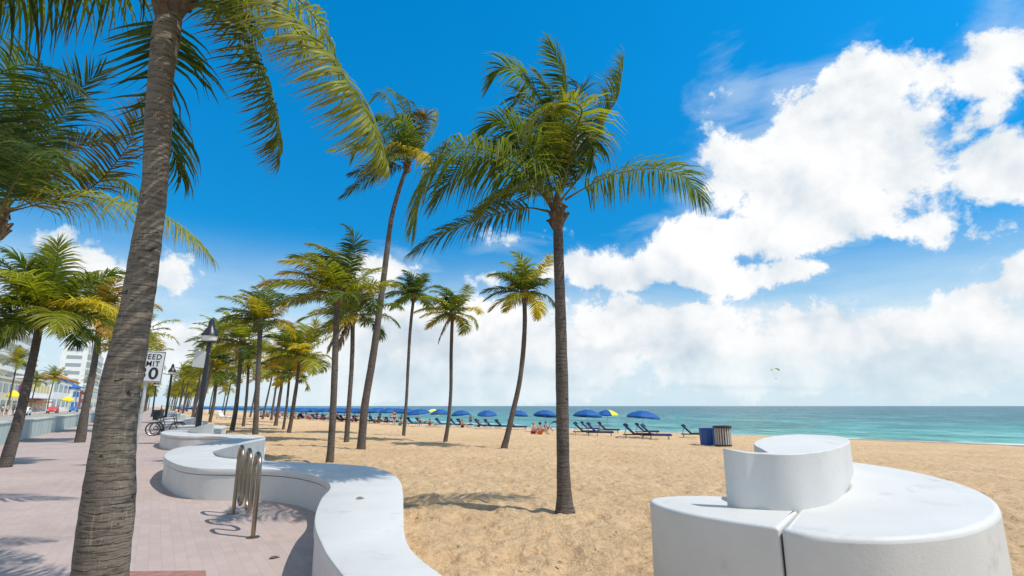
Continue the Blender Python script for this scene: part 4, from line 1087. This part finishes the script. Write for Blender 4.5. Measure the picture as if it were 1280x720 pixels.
# ------------------------------------------------------------------ beach umbrellas
def make_umbrella(mats, name='beach_umbrella'):
    root = thing(name, '', 'beach umbrella')
    m = MB(); m.tube([(0, 0, -.3), (0, 0, 2.2)], .025, 6); m.build('pole', M_ALU, root)
    prof = [(0.0, 2.30), (.35, 2.25), (.75, 2.12), (1.08, 1.94), (1.28, 1.76)]
    K = 8; segs = 4
    groups = {}
    for k in range(K):
        v = []; f = []
        for i, (r, z) in enumerate(prof):
            for j in range(segs + 1):
                a = (k + j / segs) * 2 * math.pi / K; sag = 1 - .055 * math.sin(math.pi * j / segs) * (r / 1.28)
                v.append((r * sag * math.cos(a), r * sag * math.sin(a), z - .02 * math.sin(math.pi * j / segs) * (r / 1.28)))
        w = segs + 1
        for i in range(len(prof) - 1):
            for j in range(segs): f.append((i * w + j, (i + 1) * w + j, (i + 1) * w + j + 1, i * w + j + 1))
        # hanging valance
        o0 = len(v)
        for j in range(w):
            x, y, z = v[(len(prof) - 1) * w + j]; v.append((x * .995, y * .995, z - .13))
        for j in range(segs): f.append(((len(prof) - 1) * w + j, o0 + j, o0 + j + 1, (len(prof) - 1) * w + j + 1))
        groups.setdefault(mats[k % len(mats)], MB()).add(v, f)
    for mt, mb in groups.items(): mb.build('canopy', mt, root, angle=25)
    t = MB(); t.lathe([(.03, 2.28), (.035, 2.33), (.01, 2.40)], (0, 0, 0), 8); t.build('finial', M_WHITEC, root)
    return root
U_BLUE = make_umbrella([M_BLUE]); U_MIX = make_umbrella([M_TEALC, M_GREENC, M_YEL, M_BLUE, M_BLUE, M_BLUE, M_YEL, M_GREENC]); U_PALE = make_umbrella([M_WHITEC, M_YEL]); U_YEL = make_umbrella([M_YEL]); U_RED = make_umbrella([flat('red_canvas', (.55, .04, .04), .7), M_BLUE])
used = set()
def place_umbrella(proto, u, vt, vb, wpx, label, group=None, tilt=0, xyz=None, h=None):
    p = G(u, vb) if xyz is None else np.asarray(xyz, float)
    o = proto if proto.name not in used else copy_tree(proto)
    used.add(proto.name)
    hh = Wy(u, vt, p[1])[2] - p[2] if h is None else h
    ww = wpx * p[1] / FPX / 2.56
    o.location = p; o.scale = (ww, ww, hh / 2.36); o.rotation_euler = (R(rg.uniform(-6, 6)), R(tilt + rg.uniform(-6, 6)), rg.uniform(0, .8))
    o['label'] = label
    if group: o['group'] = group
    elif 'group' in o.keys(): del o['group']
    return o
gB = 'blue umbrellas along the beach'
for u, vt, vb, w, lab in ((803, 512, 547, 40, 'royal blue beach umbrella over three loungers, nearest to the bins'), (734, 511, 543, 35, 'royal blue beach umbrella right of the lone palm trunk'),
        (681, 511.5, 540, 30, 'royal blue beach umbrella just left of the lone palm trunk'), (648, 512, 537.5, 23, 'blue beach umbrella partly behind the bowed palm trunk'),
        (609, 512, 536, 24, 'blue beach umbrella midway between the bowed palm and the yellow palm'), (577, 512, 535, 24, 'blue beach umbrella just right of the yellow palm trunk'),
        (550, 511, 534, 24, 'blue beach umbrella just left of the yellow palm trunk'), (524, 510.5, 533, 28, 'blue beach umbrella right of the slender dark-crowned palm')):
    place_umbrella(U_BLUE, u, vt, vb, w, lab, gB)
place_umbrella(U_MIX, 760, 511.5, 538, 28, 'blue, yellow and green striped beach umbrella').rotation_euler = (0, 0, .2)
place_umbrella(U_PALE, 537, 510, 532, 15, 'small tilted white and yellow beach umbrella', tilt=22)
for u in np.arange(352, 508, 8.2):
    vb = np.interp(u, [350, 510], [523.0, 531.5])
    place_umbrella(U_BLUE, u + rg.uniform(-2, 2), 509.3 + rg.uniform(-.3, .5), vb + rg.uniform(-.6, .6), rg.uniform(19, 25), 'blue umbrella in the dense far row behind the leaning palms', 'far row of blue umbrellas')
for u in np.arange(222, 350, 9):
    vb = np.interp(u, [220, 350], [516.0, 521.5])
    place_umbrella(U_BLUE, u + rg.uniform(-2, 2), 508.4 + rg.uniform(0, .5), vb + rg.uniform(-.5, .5), rg.uniform(10, 15), 'tiny blue umbrella seen between the far palm trunks', 'farthest blue umbrellas')
place_umbrella(U_RED, 372, 509.5, 522, 12, 'red and blue umbrella among the far bathers')
# folded-down blue shade and teal tent
o = place_umbrella(U_BLUE, 337, 511, 519, 12, 'blue umbrella lying tilted on the far sand', tilt=48)
def tent():
    p = G(693.5, 537.5); root = thing('beach_tent', 'teal pop-up beach shade half hidden behind the lone palm trunk', 'beach shade', p)
    m = MB(); V = []; n = 12
    for i in range(n + 1):
        a = math.pi * i / n
        for j, y in enumerate((-.55, 0, .55)): V.append((.72 * math.cos(a) * (1 - .15 * abs(y)), y, 1.0 * math.sin(a) * (1 - .25 * (y > .4))))
    m.add(V, [(i * 3 + j, i * 3 + j + 1, i * 3 + j + 4, i * 3 + j + 3) for i in range(n) for j in range(2)]); m.build('shell', M_TEALC, root)
    m = MB(); m.tube([(.72 * .92 * math.cos(a), -.56, math.sin(a)) for a in np.linspace(0, math.pi, 13)], .02, 5); m.build('hoop', M_ALU, root)
tent()

# ------------------------------------------------------------------ loungers
def make_lounger(canvas):
    root = thing('sun_lounger', '', 'sun lounger')
    fr = MB()
    for sx in (-1, 1): fr.tube([(sx * .31, -1.05, .25), (sx * .31, .25, .25), (sx * .31, .95, .25)], .03, 6)
    fr.tube([(-.31, -1.05, .25), (.31, -1.05, .25)], .03, 6); fr.build('frame', M_BLACK, root)
    for sx in (-1, 1):
        for y in (-.85, .75):
            l = MB(); l.tube([(sx * .31, y, .25), (sx * .31, y + (.06 if y > 0 else -.06), -.08)], .022, 6); l.build('leg', M_GREY, root)
    s = MB(); s.box((0, -.40, .30), (.60, 1.32, .11)); s.build('seat', canvas, root, bevel=.03)
    b = MB(); an = R(43); M = Matrix.Rotation(an, 3, 'X'); b.box((0, .22 + .44 * math.cos(an), .31 + .44 * math.sin(an)), (.60, .98, .12), M=M); b.build('backrest', canvas, root, bevel=.03)
    pl = MB(); pl.box((0, .14 + .74 * math.cos(an), .40 + .74 * math.sin(an)), (.5, .26, .08), M=M); pl.build('head_pad', canvas, root, bevel=.03)
    st = MB(); st.tube([(-.25, .85, .25), (-.25, .72, .76)], .015, 5); st.tube([(.25, .85, .25), (.25, .72, .76)], .015, 5); st.build('back_prop', M_GREY, root)
    return root
LN = make_lounger(M_NAVY); LB = make_lounger(flat('light_navy_canvas', (.012, .04, .15), .75)); LW = make_lounger(M_WHITEC)
def place_lounger(proto, u, v, label, group='navy loungers on the sand', rz=78):
    p = G(u, v); o = proto if proto.name not in used else copy_tree(proto); used.add(proto.name)
    o.location = p; o.rotation_euler = (0, 0, R(rz + rg.uniform(-6, 6))); o['label'] = label
    if group: o['group'] = group
    return o
for pr, u, v, lab in ((LN, 797, 548, 'navy lounger under the umbrella nearest the bins, front left of three'), (LN, 808, 543.5, 'navy lounger under the umbrella nearest the bins, rear of three'), (LB, 819, 549, 'blue-footed navy lounger nearest the camera, under the umbrella by the bins'),
        (LN, 732, 544, 'navy lounger closest right of the lone palm trunk'), (LB, 749, 545, 'navy lounger under the umbrella right of the lone palm'), (LN, 760, 541, 'navy lounger behind others, below the striped umbrella'), (LN, 737, 539, 'navy lounger behind others right of the lone palm trunk'),
        (LN, 868, 547, 'navy lounger standing alone left of the blue drum'),
        (LN, 646, 537, 'navy lounger just right of the bowed palm trunk'), (LN, 629, 536, 'navy lounger just left of the bowed palm trunk'), (LN, 615, 535.5, 'navy lounger, second left of the bowed palm trunk'), (LN, 603, 535, 'navy lounger, third left of the bowed palm trunk'),
        (LN, 580, 534, 'navy lounger just right of the yellow palm trunk'), (LN, 571, 533.5, 'navy lounger partly hidden by the yellow palm trunk'), (LN, 553, 533, 'navy lounger just left of the yellow palm trunk'), (LN, 528, 532, 'navy lounger beside the orange sunbather'), (LN, 517, 532, 'navy lounger right of the slender dark-crowned palm'),
        (LN, 659, 534, 'navy lounger behind the seated couple')):
    place_lounger(pr, u, v, lab)
for u in (424, 431, 447, 458, 468, 479, 488, 380, 395, 408, 498):
    place_lounger(LN, u, np.interp(u, [380, 500], [525, 530]), 'distant navy lounger among the far crowd of bathers', 'far loungers in the crowd')
place_lounger(LW, 279, 524, 'white cushioned lounger alone between the far palm trunks', None, 60)

# ------------------------------------------------------------------ bins on the sand
def drum():
    p = G(886, 556); root = thing('waste_drum', 'blue ribbed waste drum on the sand', 'bin', p)
    m = MB(); n = 40; prof = [(.40, -.05), (.42, .05), (.455, .80), (.47, .82), (.47, .88), (.44, .88), (.40, .60)]
    V = []
    for r, z in prof:
        for j in range(n):
            a = j * 2 * math.pi / n; k = (.975 if j % 4 < 2 else 1.02) if .0 < z < .81 else 1
            V.append((r * k * math.cos(a), r * k * math.sin(a), z))
    m.add(V, [(i * n + j, i * n + (j + 1) % n, (i + 1) * n + (j + 1) % n, (i + 1) * n + j) for i in range(len(prof) - 1) for j in range(n)])
    m.build('drum_body', M_ROYAL, root, angle=20)
    m = MB(); m.lathe([(.43, .70), (.43, .72)], (0, 0, 0), 20); m.build('bag_lining', M_BLKRUB, root)
    p = G(904.5, 557.5); root = thing('waste_drum', 'pale slatted waste bin with dark rim beside the blue drum', 'bin', p)
    m = MB(); m.lathe([(.36, -.05), (.36, .90)], (0, 0, 0), 20); m.build('liner', M_BLKRUB, root)
    m = MB()
    for j in range(20):
        a = j * 2 * math.pi / 20; M = Matrix.Rotation(R(-6), 3, 'Y')
        m.box((.40 * math.cos(a), .40 * math.sin(a), .46), (.03, .075, .94), a)
    m.build('slats', flat('weathered_slats', (.42, .40, .37), .7), root, smooth=False)
    m = MB(); m.lathe([(.40, .92), (.475, .92), (.485, .97), (.475, 1.03), (.36, 1.03), (.34, .95)], (0, 0, 0), 24); m.build('rim', M_BLACK, root)
    m = MB(); m.lathe([(.42, .02), (.435, .02), (.435, .08), (.42, .08)], (0, 0, 0), 24); m.build('hoop', M_BLACK, root)
drum()

# ------------------------------------------------------------------ people
def skin_mesh(name, verts, edges, radii, mat, parent, sub=1):
    me = bpy.data.meshes.new(name); me.from_pydata(verts, edges, [])
    o = bpy.data.objects.new(name, me); C.objects.link(o)
    sk = o.modifiers.new('s', 'SKIN'); sk.use_smooth_shade = True
    for v, r in zip(me.skin_vertices[0].data, radii):
        v.radius = (r, r) if isinstance(r, (int, float)) else r; v.use_root = False
    me.skin_vertices[0].data[0].use_root = True
    ss = o.modifiers.new('u', 'SUBSURF'); ss.levels = sub; ss.render_levels = sub
    dg = bpy.context.evaluated_depsgraph_get(); dg.update()
    nm = bpy.data.meshes.new_from_object(o.evaluated_get(dg)); nm.name = name
    bpy.data.objects.remove(o)
    nm.shade_smooth(); nm.materials.clear(); nm.materials.append(mat)
    return link(bpy.data.objects.new(name, nm), parent)
SKIN = [flat('skin_tan', (.42, .23, .14), .6), flat('skin_fair', (.62, .38, .28), .6), flat('skin_brown', (.20, .10, .06), .6)]
HAIR = [flat('hair_dark', (.03, .02, .015), .7), flat('hair_fair', (.35, .23, .10), .7)]
POSES = {
    'stand': dict(p=(0, 0, .92), b=(0, -.005, 1.08), c=(0, .005, 1.30), n=(0, 0, 1.47), h=(0, -.015, 1.58), t=(0, -.015, 1.69),
                  sh=(.17, 0, 1.40), el=(.23, .03, 1.13), wr=(.24, -.07, .90), ha=(.24, -.11, .80), hp=(.09, 0, .87), kn=(.11, -.03, .48), an=(.11, .03, .08), to=(.12, -.13, .03)),
    'sit': dict(p=(0, .02, .12), b=(0, .06, .28), c=(0, .04, .50), n=(0, 0, .66), h=(0, -.03, .77), t=(0, -.03, .88),
                sh=(.17, .03, .60), el=(.25, -.10, .38), wr=(.17, -.33, .42), ha=(.14, -.40, .44), hp=(.09, -.02, .12), kn=(.14, -.42, .44), an=(.12, -.66, .08), to=(.13, -.80, .04)),
    'lie': dict(p=(0, -.05, .48), b=(0, .10, .53), c=(0, .32, .68), n=(0, .45, .84), h=(0, .50, .95), t=(0, .53, 1.05),
                sh=(.17, .40, .77), el=(.29, .22, .60), wr=(.24, -.02, .56), ha=(.20, -.09, .56), hp=(.09, -.10, .48), kn=(.11, -.48, .60), an=(.10, -.90, .46), to=(.10, -.99, .55)),
}
def make_person(pose, skin, hair, cloth, cloth2):
    q = POSES[pose]
    root = thing('person', '', 'person')
    V = [q['p'], q['b'], q['c'], q['n'], q['h'], q['t']]; Ed = [(0, 1), (1, 2), (2, 3), (3, 4), (4, 5)]; Rr = [(.13, .10), (.12, .09), (.145, .10), .055, .095, .06]
    for sx in (-1, 1):
        m = lambda k: (q[k][0] * sx, q[k][1], q[k][2])
        o = len(V); V += [m('sh'), m('el'), m('wr'), m('ha')]; Ed += [(2, o), (o, o + 1), (o + 1, o + 2), (o + 2, o + 3)]; Rr += [.058, .042, .032, .04]
        o = len(V); V += [m('hp'), m('kn'), m('an'), m('to')]; Ed += [(0, o), (o, o + 1), (o + 1, o + 2), (o + 2, o + 3)]; Rr += [.088, .06, .042, .035]
    skin_mesh('body', V, Ed, Rr, skin, root)
    up = np.array(q['c']) * .35 + np.array(q['n']) * .65
    if cloth:
        skin_mesh('top', [q['b'], q['c'], tuple(up)] + [(q['sh'][0] * sx, q['sh'][1], q['sh'][2]) for sx in (-1, 1)], [(0, 1), (1, 2), (1, 3), (1, 4)], [(.145, .115), (.168, .122), .07, .078, .078], cloth, root)
    sh = [q['p']] + [tuple(np.array((q['hp'][0] * sx, q['hp'][1], q['hp'][2])) * .55 + np.array((q['kn'][0] * sx, q['kn'][1], q['kn'][2])) * .45) for sx in (-1, 1)]
    skin_mesh('shorts', [q['p'], (q['hp'][0], q['hp'][1], q['hp'][2]), (-q['hp'][0], q['hp'][1], q['hp'][2]), sh[1], sh[2]], [(0, 1), (0, 2), (1, 4), (2, 3)], [(.155, .12), .105, .105, .098, .098], cloth2, root)
    h = np.array(q['h']); t = np.array(q['t'])
    hm = MB(); hm.lathe([(.112, -.03), (.115, .03), (.10, .09), (.05, .13), (.005, .14)], (0, 0, 0), 10); hm.v = [(x + h[0], y + h[1] + .02, z + h[2] + .005) for x, y, z in hm.v]; hm.build('hair', hair, root)
    return root
CL = {n: flat(n + '_cloth', c, .85, 0, .1) for n, c in dict(grey=(.30, .32, .38), pink=(.62, .16, .22), black=(.015, .015, .018), teal=(.02, .28, .25), orange=(.72, .16, .03), white=(.75, .75, .73), red=(.5, .03, .03), blue=(.03, .1, .4), yellow=(.7, .5, .05), green=(.06, .25, .08)).items()}
PC = {}
def person(pose, top, bottom, xyz, rz, label, group=None, sk=0, hr=0):
    key = (pose, top, bottom, sk, hr)
    if key not in PC: o = PC[key] = make_person(pose, SKIN[sk], HAIR[hr], CL.get(top), CL[bottom])
    else: o = copy_tree(PC[key])
    o.location = xyz; o.rotation_euler = (0, 0, R(rz)); o['label'] = label
    if group: o['group'] = group
    elif 'group' in o.keys(): del o['group']
    return o
person('sit', 'grey', 'red', G(667, 542.5), 30, 'person in grey top sitting on the sand, left of the lone palm', None, 1, 1)
person('sit', 'pink', 'orange', G(675, 543), 55, 'person in pink swimwear sitting on the sand close left of the lone palm', None, 0, 0)
person('sit', 'black', 'blue', G(682, 539), 70, 'person in black sitting behind the couple left of the lone palm', None, 0, 0)
person('stand', 'black', 'black', G(492.5, 531.5), 40, 'person in black standing left of the slender dark-crowned palm', None, 1, 0)
person('sit', 'teal', 'teal', G(500, 532), 60, 'person in teal sitting at the foot of the slender dark-crowned palm view', None, 0, 0)
person('sit', 'orange', 'orange', G(537, 532), 80, 'person in orange sitting between two navy loungers', None, 0, 1)
person('lie', None, 'yellow', G(529, 532) , 78, 'bare-chested person lying on a lounger beside the orange sunbather', None, 0, 1)
person('sit', None, 'black', G(577.5, 534.5), 75, 'bare-chested person sitting right of the yellow palm trunk', None, 0, 1)
person('stand', None, 'black', G(588, 533), 200, 'dark-haired person standing by the loungers right of the yellow palm', None, 2, 0)
person('sit', 'white', 'black', G(598, 534), 75, 'person in white sitting midway between the yellow and bowed palms', None, 0, 0)
person('stand', None, 'red', G(714, 535), 30, 'bather walking by the water right of the lone palm', None, 0, 0)
tops = ['pink', 'white', 'red', 'black', None, 'blue', 'orange', None, 'grey', 'green']; 
for i in range(92):
    u = 326 + (i * 3.31) % 178 + rg.uniform(-1, 1); v = np.interp(u, [330, 505], [519.5, 528.8]) + rg.uniform(-1.6, 2.2)
    tp = tops[i % 10]; ps = ('sit', 'stand', 'sit', 'lie')[i % 4]
    p = G(u, v)
    if ps == 'lie': ps = 'sit'
    person(ps, tp, ('black', 'blue', 'red')[i % 3], p, rg.uniform(0, 360), 'distant %s bather %s in the far crowd along the shore' % ({None: 'bare-chested'}.get(tp, str(tp) + '-clad'), {'sit': 'sitting', 'stand': 'standing'}[ps]), 'bathers of the far crowd', i % 3, i % 2)
for i, (u, v) in enumerate(((178, 520), (181, 517), (184, 518.5), (201, 517), (226, 518), (240, 519), (252, 518), (236, 516))):
    p = G(u, v) if u > 190 else np.array([*sn(70 + 14 * i, -3.6 + .5 * i), 0])
    person('stand', tops[(i * 3) % 10], 'blue', p, rg.uniform(0, 360), 'distant person on foot among the far palms beyond the bicycles', 'people strolling far along the promenade', i % 3, i % 2)
for i, (u, n) in enumerate(((4, -20.5), (10, -20), (18, -21), (45, -22), (52, -21.5), (73, -20.5), (97, -21), (100, -20.4), (114, -20))):
    person('stand', tops[(i * 3 + 1) % 10], 'blue', at_n(u, n), rg.uniform(0, 360), 'distant person on the far sidewalk across the street', 'people across the street', i % 3, i % 2)

# ------------------------------------------------------------------ street front far left
RZ = math.atan2(-DV[0], DV[1])            # local +Y runs along the street, local +X towards the sea
M_GLASS = flat('window_glass', (.05, .09, .11), .15, 0, .3)
M_WALLW = flat('stucco_white', (.74, .74, .71), .8, 0, .06, .3); M_WALLC = flat('stucco_cream', (.66, .60, .45), .8, 0, .06, .3)
M_YGL = flat('yellow_glazing', (.55, .45, .08), .4); M_ORG = flat('orange_roof_tile', (.62, .25, .04), .8); M_BTR = flat('blue_trim', (.03, .14, .42), .6)
M_RED = flat('red_awning', (.55, .06, .06), .7); M_MAG = flat('magenta_board', (.35, .02, .22), .6); M_PINK = flat('pale_awning', (.75, .66, .66), .7)
def s_at(u, n):
    p = at_n(u, n); return p[0] * DV[0] + p[1] * DV[1]
def building(name, label, u0, u1, n, h, depth, wall, st, winmat=M_GLASS, bal=False, wpx=4.0, extra=None):
    s0, s1 = sorted((s_at(u0, n), s_at(u1, n))); L = s1 - s0
    root = thing(name, label, 'building', (*sn((s0 + s1) / 2, n), 0), RZ)
    m = MB(); m.box((-depth / 2, 0, h / 2), (depth, L, h)); m.build('walls', wall, root, smooth=False)
    m = MB(); m.box((-depth / 2, 0, h + .25), (depth + .5, L + .5, .5)); m.build('roof', wall if extra is None else extra, root, smooth=False)
    sh = h / st; nw = max(2, int(L / wpx)); nw = min(nw, int(90 / st))
    step = L / nw
    for k in range(st):
        for j in range(nw):
            y = -L / 2 + (j + .5) * step; z = sh * (k + .5)
            w = MB(); w.box((.02, y, z), (.12, step * .68, sh * .5)); w.build('window', winmat, root, smooth=False)
        # windows on the end wall that looks down the street
        e = MB(); e.box((-depth / 2, -L / 2 - .02, sh * (k + .5)), (depth * .6, .1, sh * .45)); e.build('window', winmat, root, smooth=False)
        if bal and k:
            b = MB(); b.box((.75, 0, sh * k), (1.5, L, .22)); b.box((1.45, 0, sh * k + .55), (.08, L, .9)); b.build('balcony', wall, root, smooth=False)
    return root, L
building('apartment_block', 'tall pale apartment block with long balconies at the left edge', -210, 26, -33, 23.5, 18, M_WALLW, 7, bal=True, wpx=8)
r_, L_ = building('shop', 'white two-storey shop with yellow windows and pale awning', 28, 58, -29, 8.6, 12, M_WALLW, 2, M_YGL, wpx=5)
m = MB(); m.box((1.3, 0, 3.6), (2.6, L_, .25)); m.build('awning', M_PINK, r_, smooth=False)
m = MB(); m.box((1.6, -L_ * .1, 2.6), (2.2, L_ * .7, .3)); m.build('awning', M_RED, r_, smooth=False)
r_, L_ = building('shop', 'cream low shopfront with magenta board at the left edge', -120, 27, -29, 7.4, 12, M_WALLC, 2, M_GLASS, wpx=6)
m = MB(); m.box((.25, L_ / 2 - 4, 5.6), (.3, 5, 2.6)); m.build('sign_board', M_MAG, r_, smooth=False)
r_, L_ = building('shop', 'white shop house with blue roof edge behind the round street palm', 63, 86, -29, 10.2, 12, M_WALLW, 2, M_GLASS, wpx=9, extra=M_BTR)
r_, L_ = building('kiosk', 'small white kiosk with blue pointed roof', 88, 97, -28, 8.2, 8, M_WALLW, 2, M_BTR, wpx=9, extra=M_BTR)
m = MB(); m.lathe([(7, 0), (3, 1.4), (.1, 3.4)], (-4, 0, 8.7), 12); m.build('roof', M_BTR, r_)
r_, L_ = building('pavilion', 'pavilion with orange tiled roof above the shops', 74, 94, -38, 13.5, 14, M_WALLC, 3, M_GLASS, wpx=9, extra=M_ORG)
m = MB(); hw = L_ / 2 + 1
m.add([(1, -hw, 14), (1, hw, 14), (-15, hw, 14), (-15, -hw, 14), (-5, -hw * .6, 17), (-5, hw * .6, 17)], [(0, 1, 5, 4), (1, 2, 5), (2, 3, 4, 5), (3, 0, 4)]); m.build('roof', M_ORG, r_, smooth=False)
building('hotel', 'large white hotel with dark window bands far down the street', 99, 120, -44, 42, 14, M_WALLW, 8, flat('pale_window_glass', (.30, .34, .36), .3), bal=True, wpx=14)
building('shop', 'brown-red low shop farther along the street', 99, 106, -29, 7.5, 10, flat('brown_red_wall', (.25, .07, .05), .8), 2, M_GLASS, wpx=12)
building('shop', 'long cream terrace of shops farthest down the street', 107, 172, -29, 9, 12, M_WALLC, 2, M_GLASS, wpx=16)
for u, n, lab, mt in ((14, -23.5, 'yellow cafe parasol before the left shops', U_YEL), (82, -24, 'small yellow cafe parasol by the white shop house', U_YEL)):
    place_umbrella(mt, u, 0, 0, 13, lab, 'yellow cafe parasols', xyz=at_n(u, n), h=4.6)
def make_car(col, label):
    root = thing('parked_car', label, 'car')
    prof = [(-2.15, .35), (-2.2, .75), (-1.9, .92), (-1.25, .98), (-.75, 1.42), (.75, 1.46), (1.45, 1.0), (2.1, .92), (2.2, .6), (2.15, .35)]
    def slab(w, pr): 
        n = len(pr); V = [(-w, y, z) for y, z in pr] + [(w, y, z) for y, z in pr]
        return V, [tuple(range(n)), tuple(range(2 * n - 1, n - 1, -1))] + [(i, n + i, n + (i + 1) % n, (i + 1) % n) for i in range(n)]
    m = MB(); m.add(*slab(.86, prof)); m.build('body', col, root, bevel=.06)
    m = MB(); m.add(*slab(.875, [(-1.12, .99), (-.72, 1.36), (.70, 1.39), (1.3, 1.0)])); m.build('window_band', M_GLASS, root, smooth=False)
    for sx in (-1, 1):
        for y in (-1.35, 1.35):
            M = Matrix.Rotation(R(90), 3, 'Y')
            t = MB(); t.lathe([(.2, -.1), (.33, -.1), (.33, .1), (.2, .1)], (sx * .80, y, .33), 16, M); w = t.build('wheel', M_BLKRUB, root)
            q = MB(); q.lathe([(.02, -.105), (.2, -.105), (.2, .105), (.02, .105)], (sx * .80, y, .33), 12, M); q.build('rim', M_ALU, w)
        h = MB(); h.box((sx * .6, -2.17, .72), (.3, .06, .14)); h.build('headlight', M_WHITEC, root)
    return root
for u, n, col, lab in ((67, -19.6, M_RED, 'small red car parked across the street'), (30, -19.6, M_WALLW, 'white car parked across the street at the left'), (93, -19.6, M_BTR, 'blue car parked across the street by the kiosk')):
    c = make_car(col, lab); p = at_n(u, n); c.location = (p[0], p[1], -.12); c.rotation_euler = (0, 0, RZ)

# ------------------------------------------------------------------ parasail over the sea
def parasail():
    p = Wy(969, 464, 260); root = thing('parasail', 'tiny yellow parasail in the air above the sea', 'parasail', p)
    V = []; n = 14
    for i in range(n + 1):
        a = math.pi * (.08 + .84 * i / n)
        for y in (-1.0, -.4, .4, 1.0): V.append((2.1 * math.cos(a), y * (.5 + .5 * math.sin(a)), 1.5 * math.sin(a) - .15 * y * y))
    m = MB(); m.add(V, [(i * 4 + j, i * 4 + j + 1, i * 4 + j + 5, i * 4 + j + 4) for i in range(n) for j in range(3)]); m.build('canopy', M_YEL, root)
    m = MB()
    for x in (-1.9, -.9, .9, 1.9): m.tube([(x, 0, 1.5 * math.sqrt(max(0, 1 - (x / 2.1) ** 2))), (0, 0, -3.4)], .012, 3)
    m.build('lines', M_WHITEC, root)
    m = MB(); m.box((0, 0, -3.5), (.5, .3, .1)); m.tube([(-.25, 0, -3.5), (0, 0, -3.1), (.25, 0, -3.5)], .03, 4); m.build('harness_seat', M_BLKRUB, root)
parasail()

# ------------------------------------------------------------------ fallen leaves and scraps
def scrap(p, L, w, rz, label, group):
    V = [(-L / 2, 0, .004), (-L * .2, w / 2, .012), (L * .25, w / 2 * .8, .01), (L / 2, 0, .006), (L * .25, -w / 2 * .8, .01), (-L * .2, -w / 2, .012), (0, 0, .02)]
    m = MB(); m.add([(x, y, z + .002) for x, y, z in V], [(i, (i + 1) % 6, 6) for i in range(6)])
    V2 = [(x, y, 0) for x, y, z in V[:6]]; m.add(V2, [(5, 4, 3, 2, 1, 0)])
    o = m.build('dead_leaf', M_DRIFT, None); o.location = p; o.rotation_euler = (0, 0, rz)
    return tag(o, label, 'dead leaf', group)
scrap(Zp(450, 623.3, .503), .10, .05, .6, 'small dark dead leaf on top of the white bench wall', None)
scrap(Zp(343, 697.5, .003), .12, .045, .8, 'dark dead leaf on the pink pavers near the bike rack', None)
for i, (u, v) in enumerate(((606, 662), (640, 640), (572, 686), (700, 706), (770, 668), (540, 650), (744, 690), (620, 700), (585, 630))):
    p = G(u, v); scrap(p + (0, 0, .015), rg.uniform(.035, .06), .02, rg.uniform(0, 3), 'tiny dark scrap of dead leaf on the sand round the lone palm', 'leaf scraps on the sand')
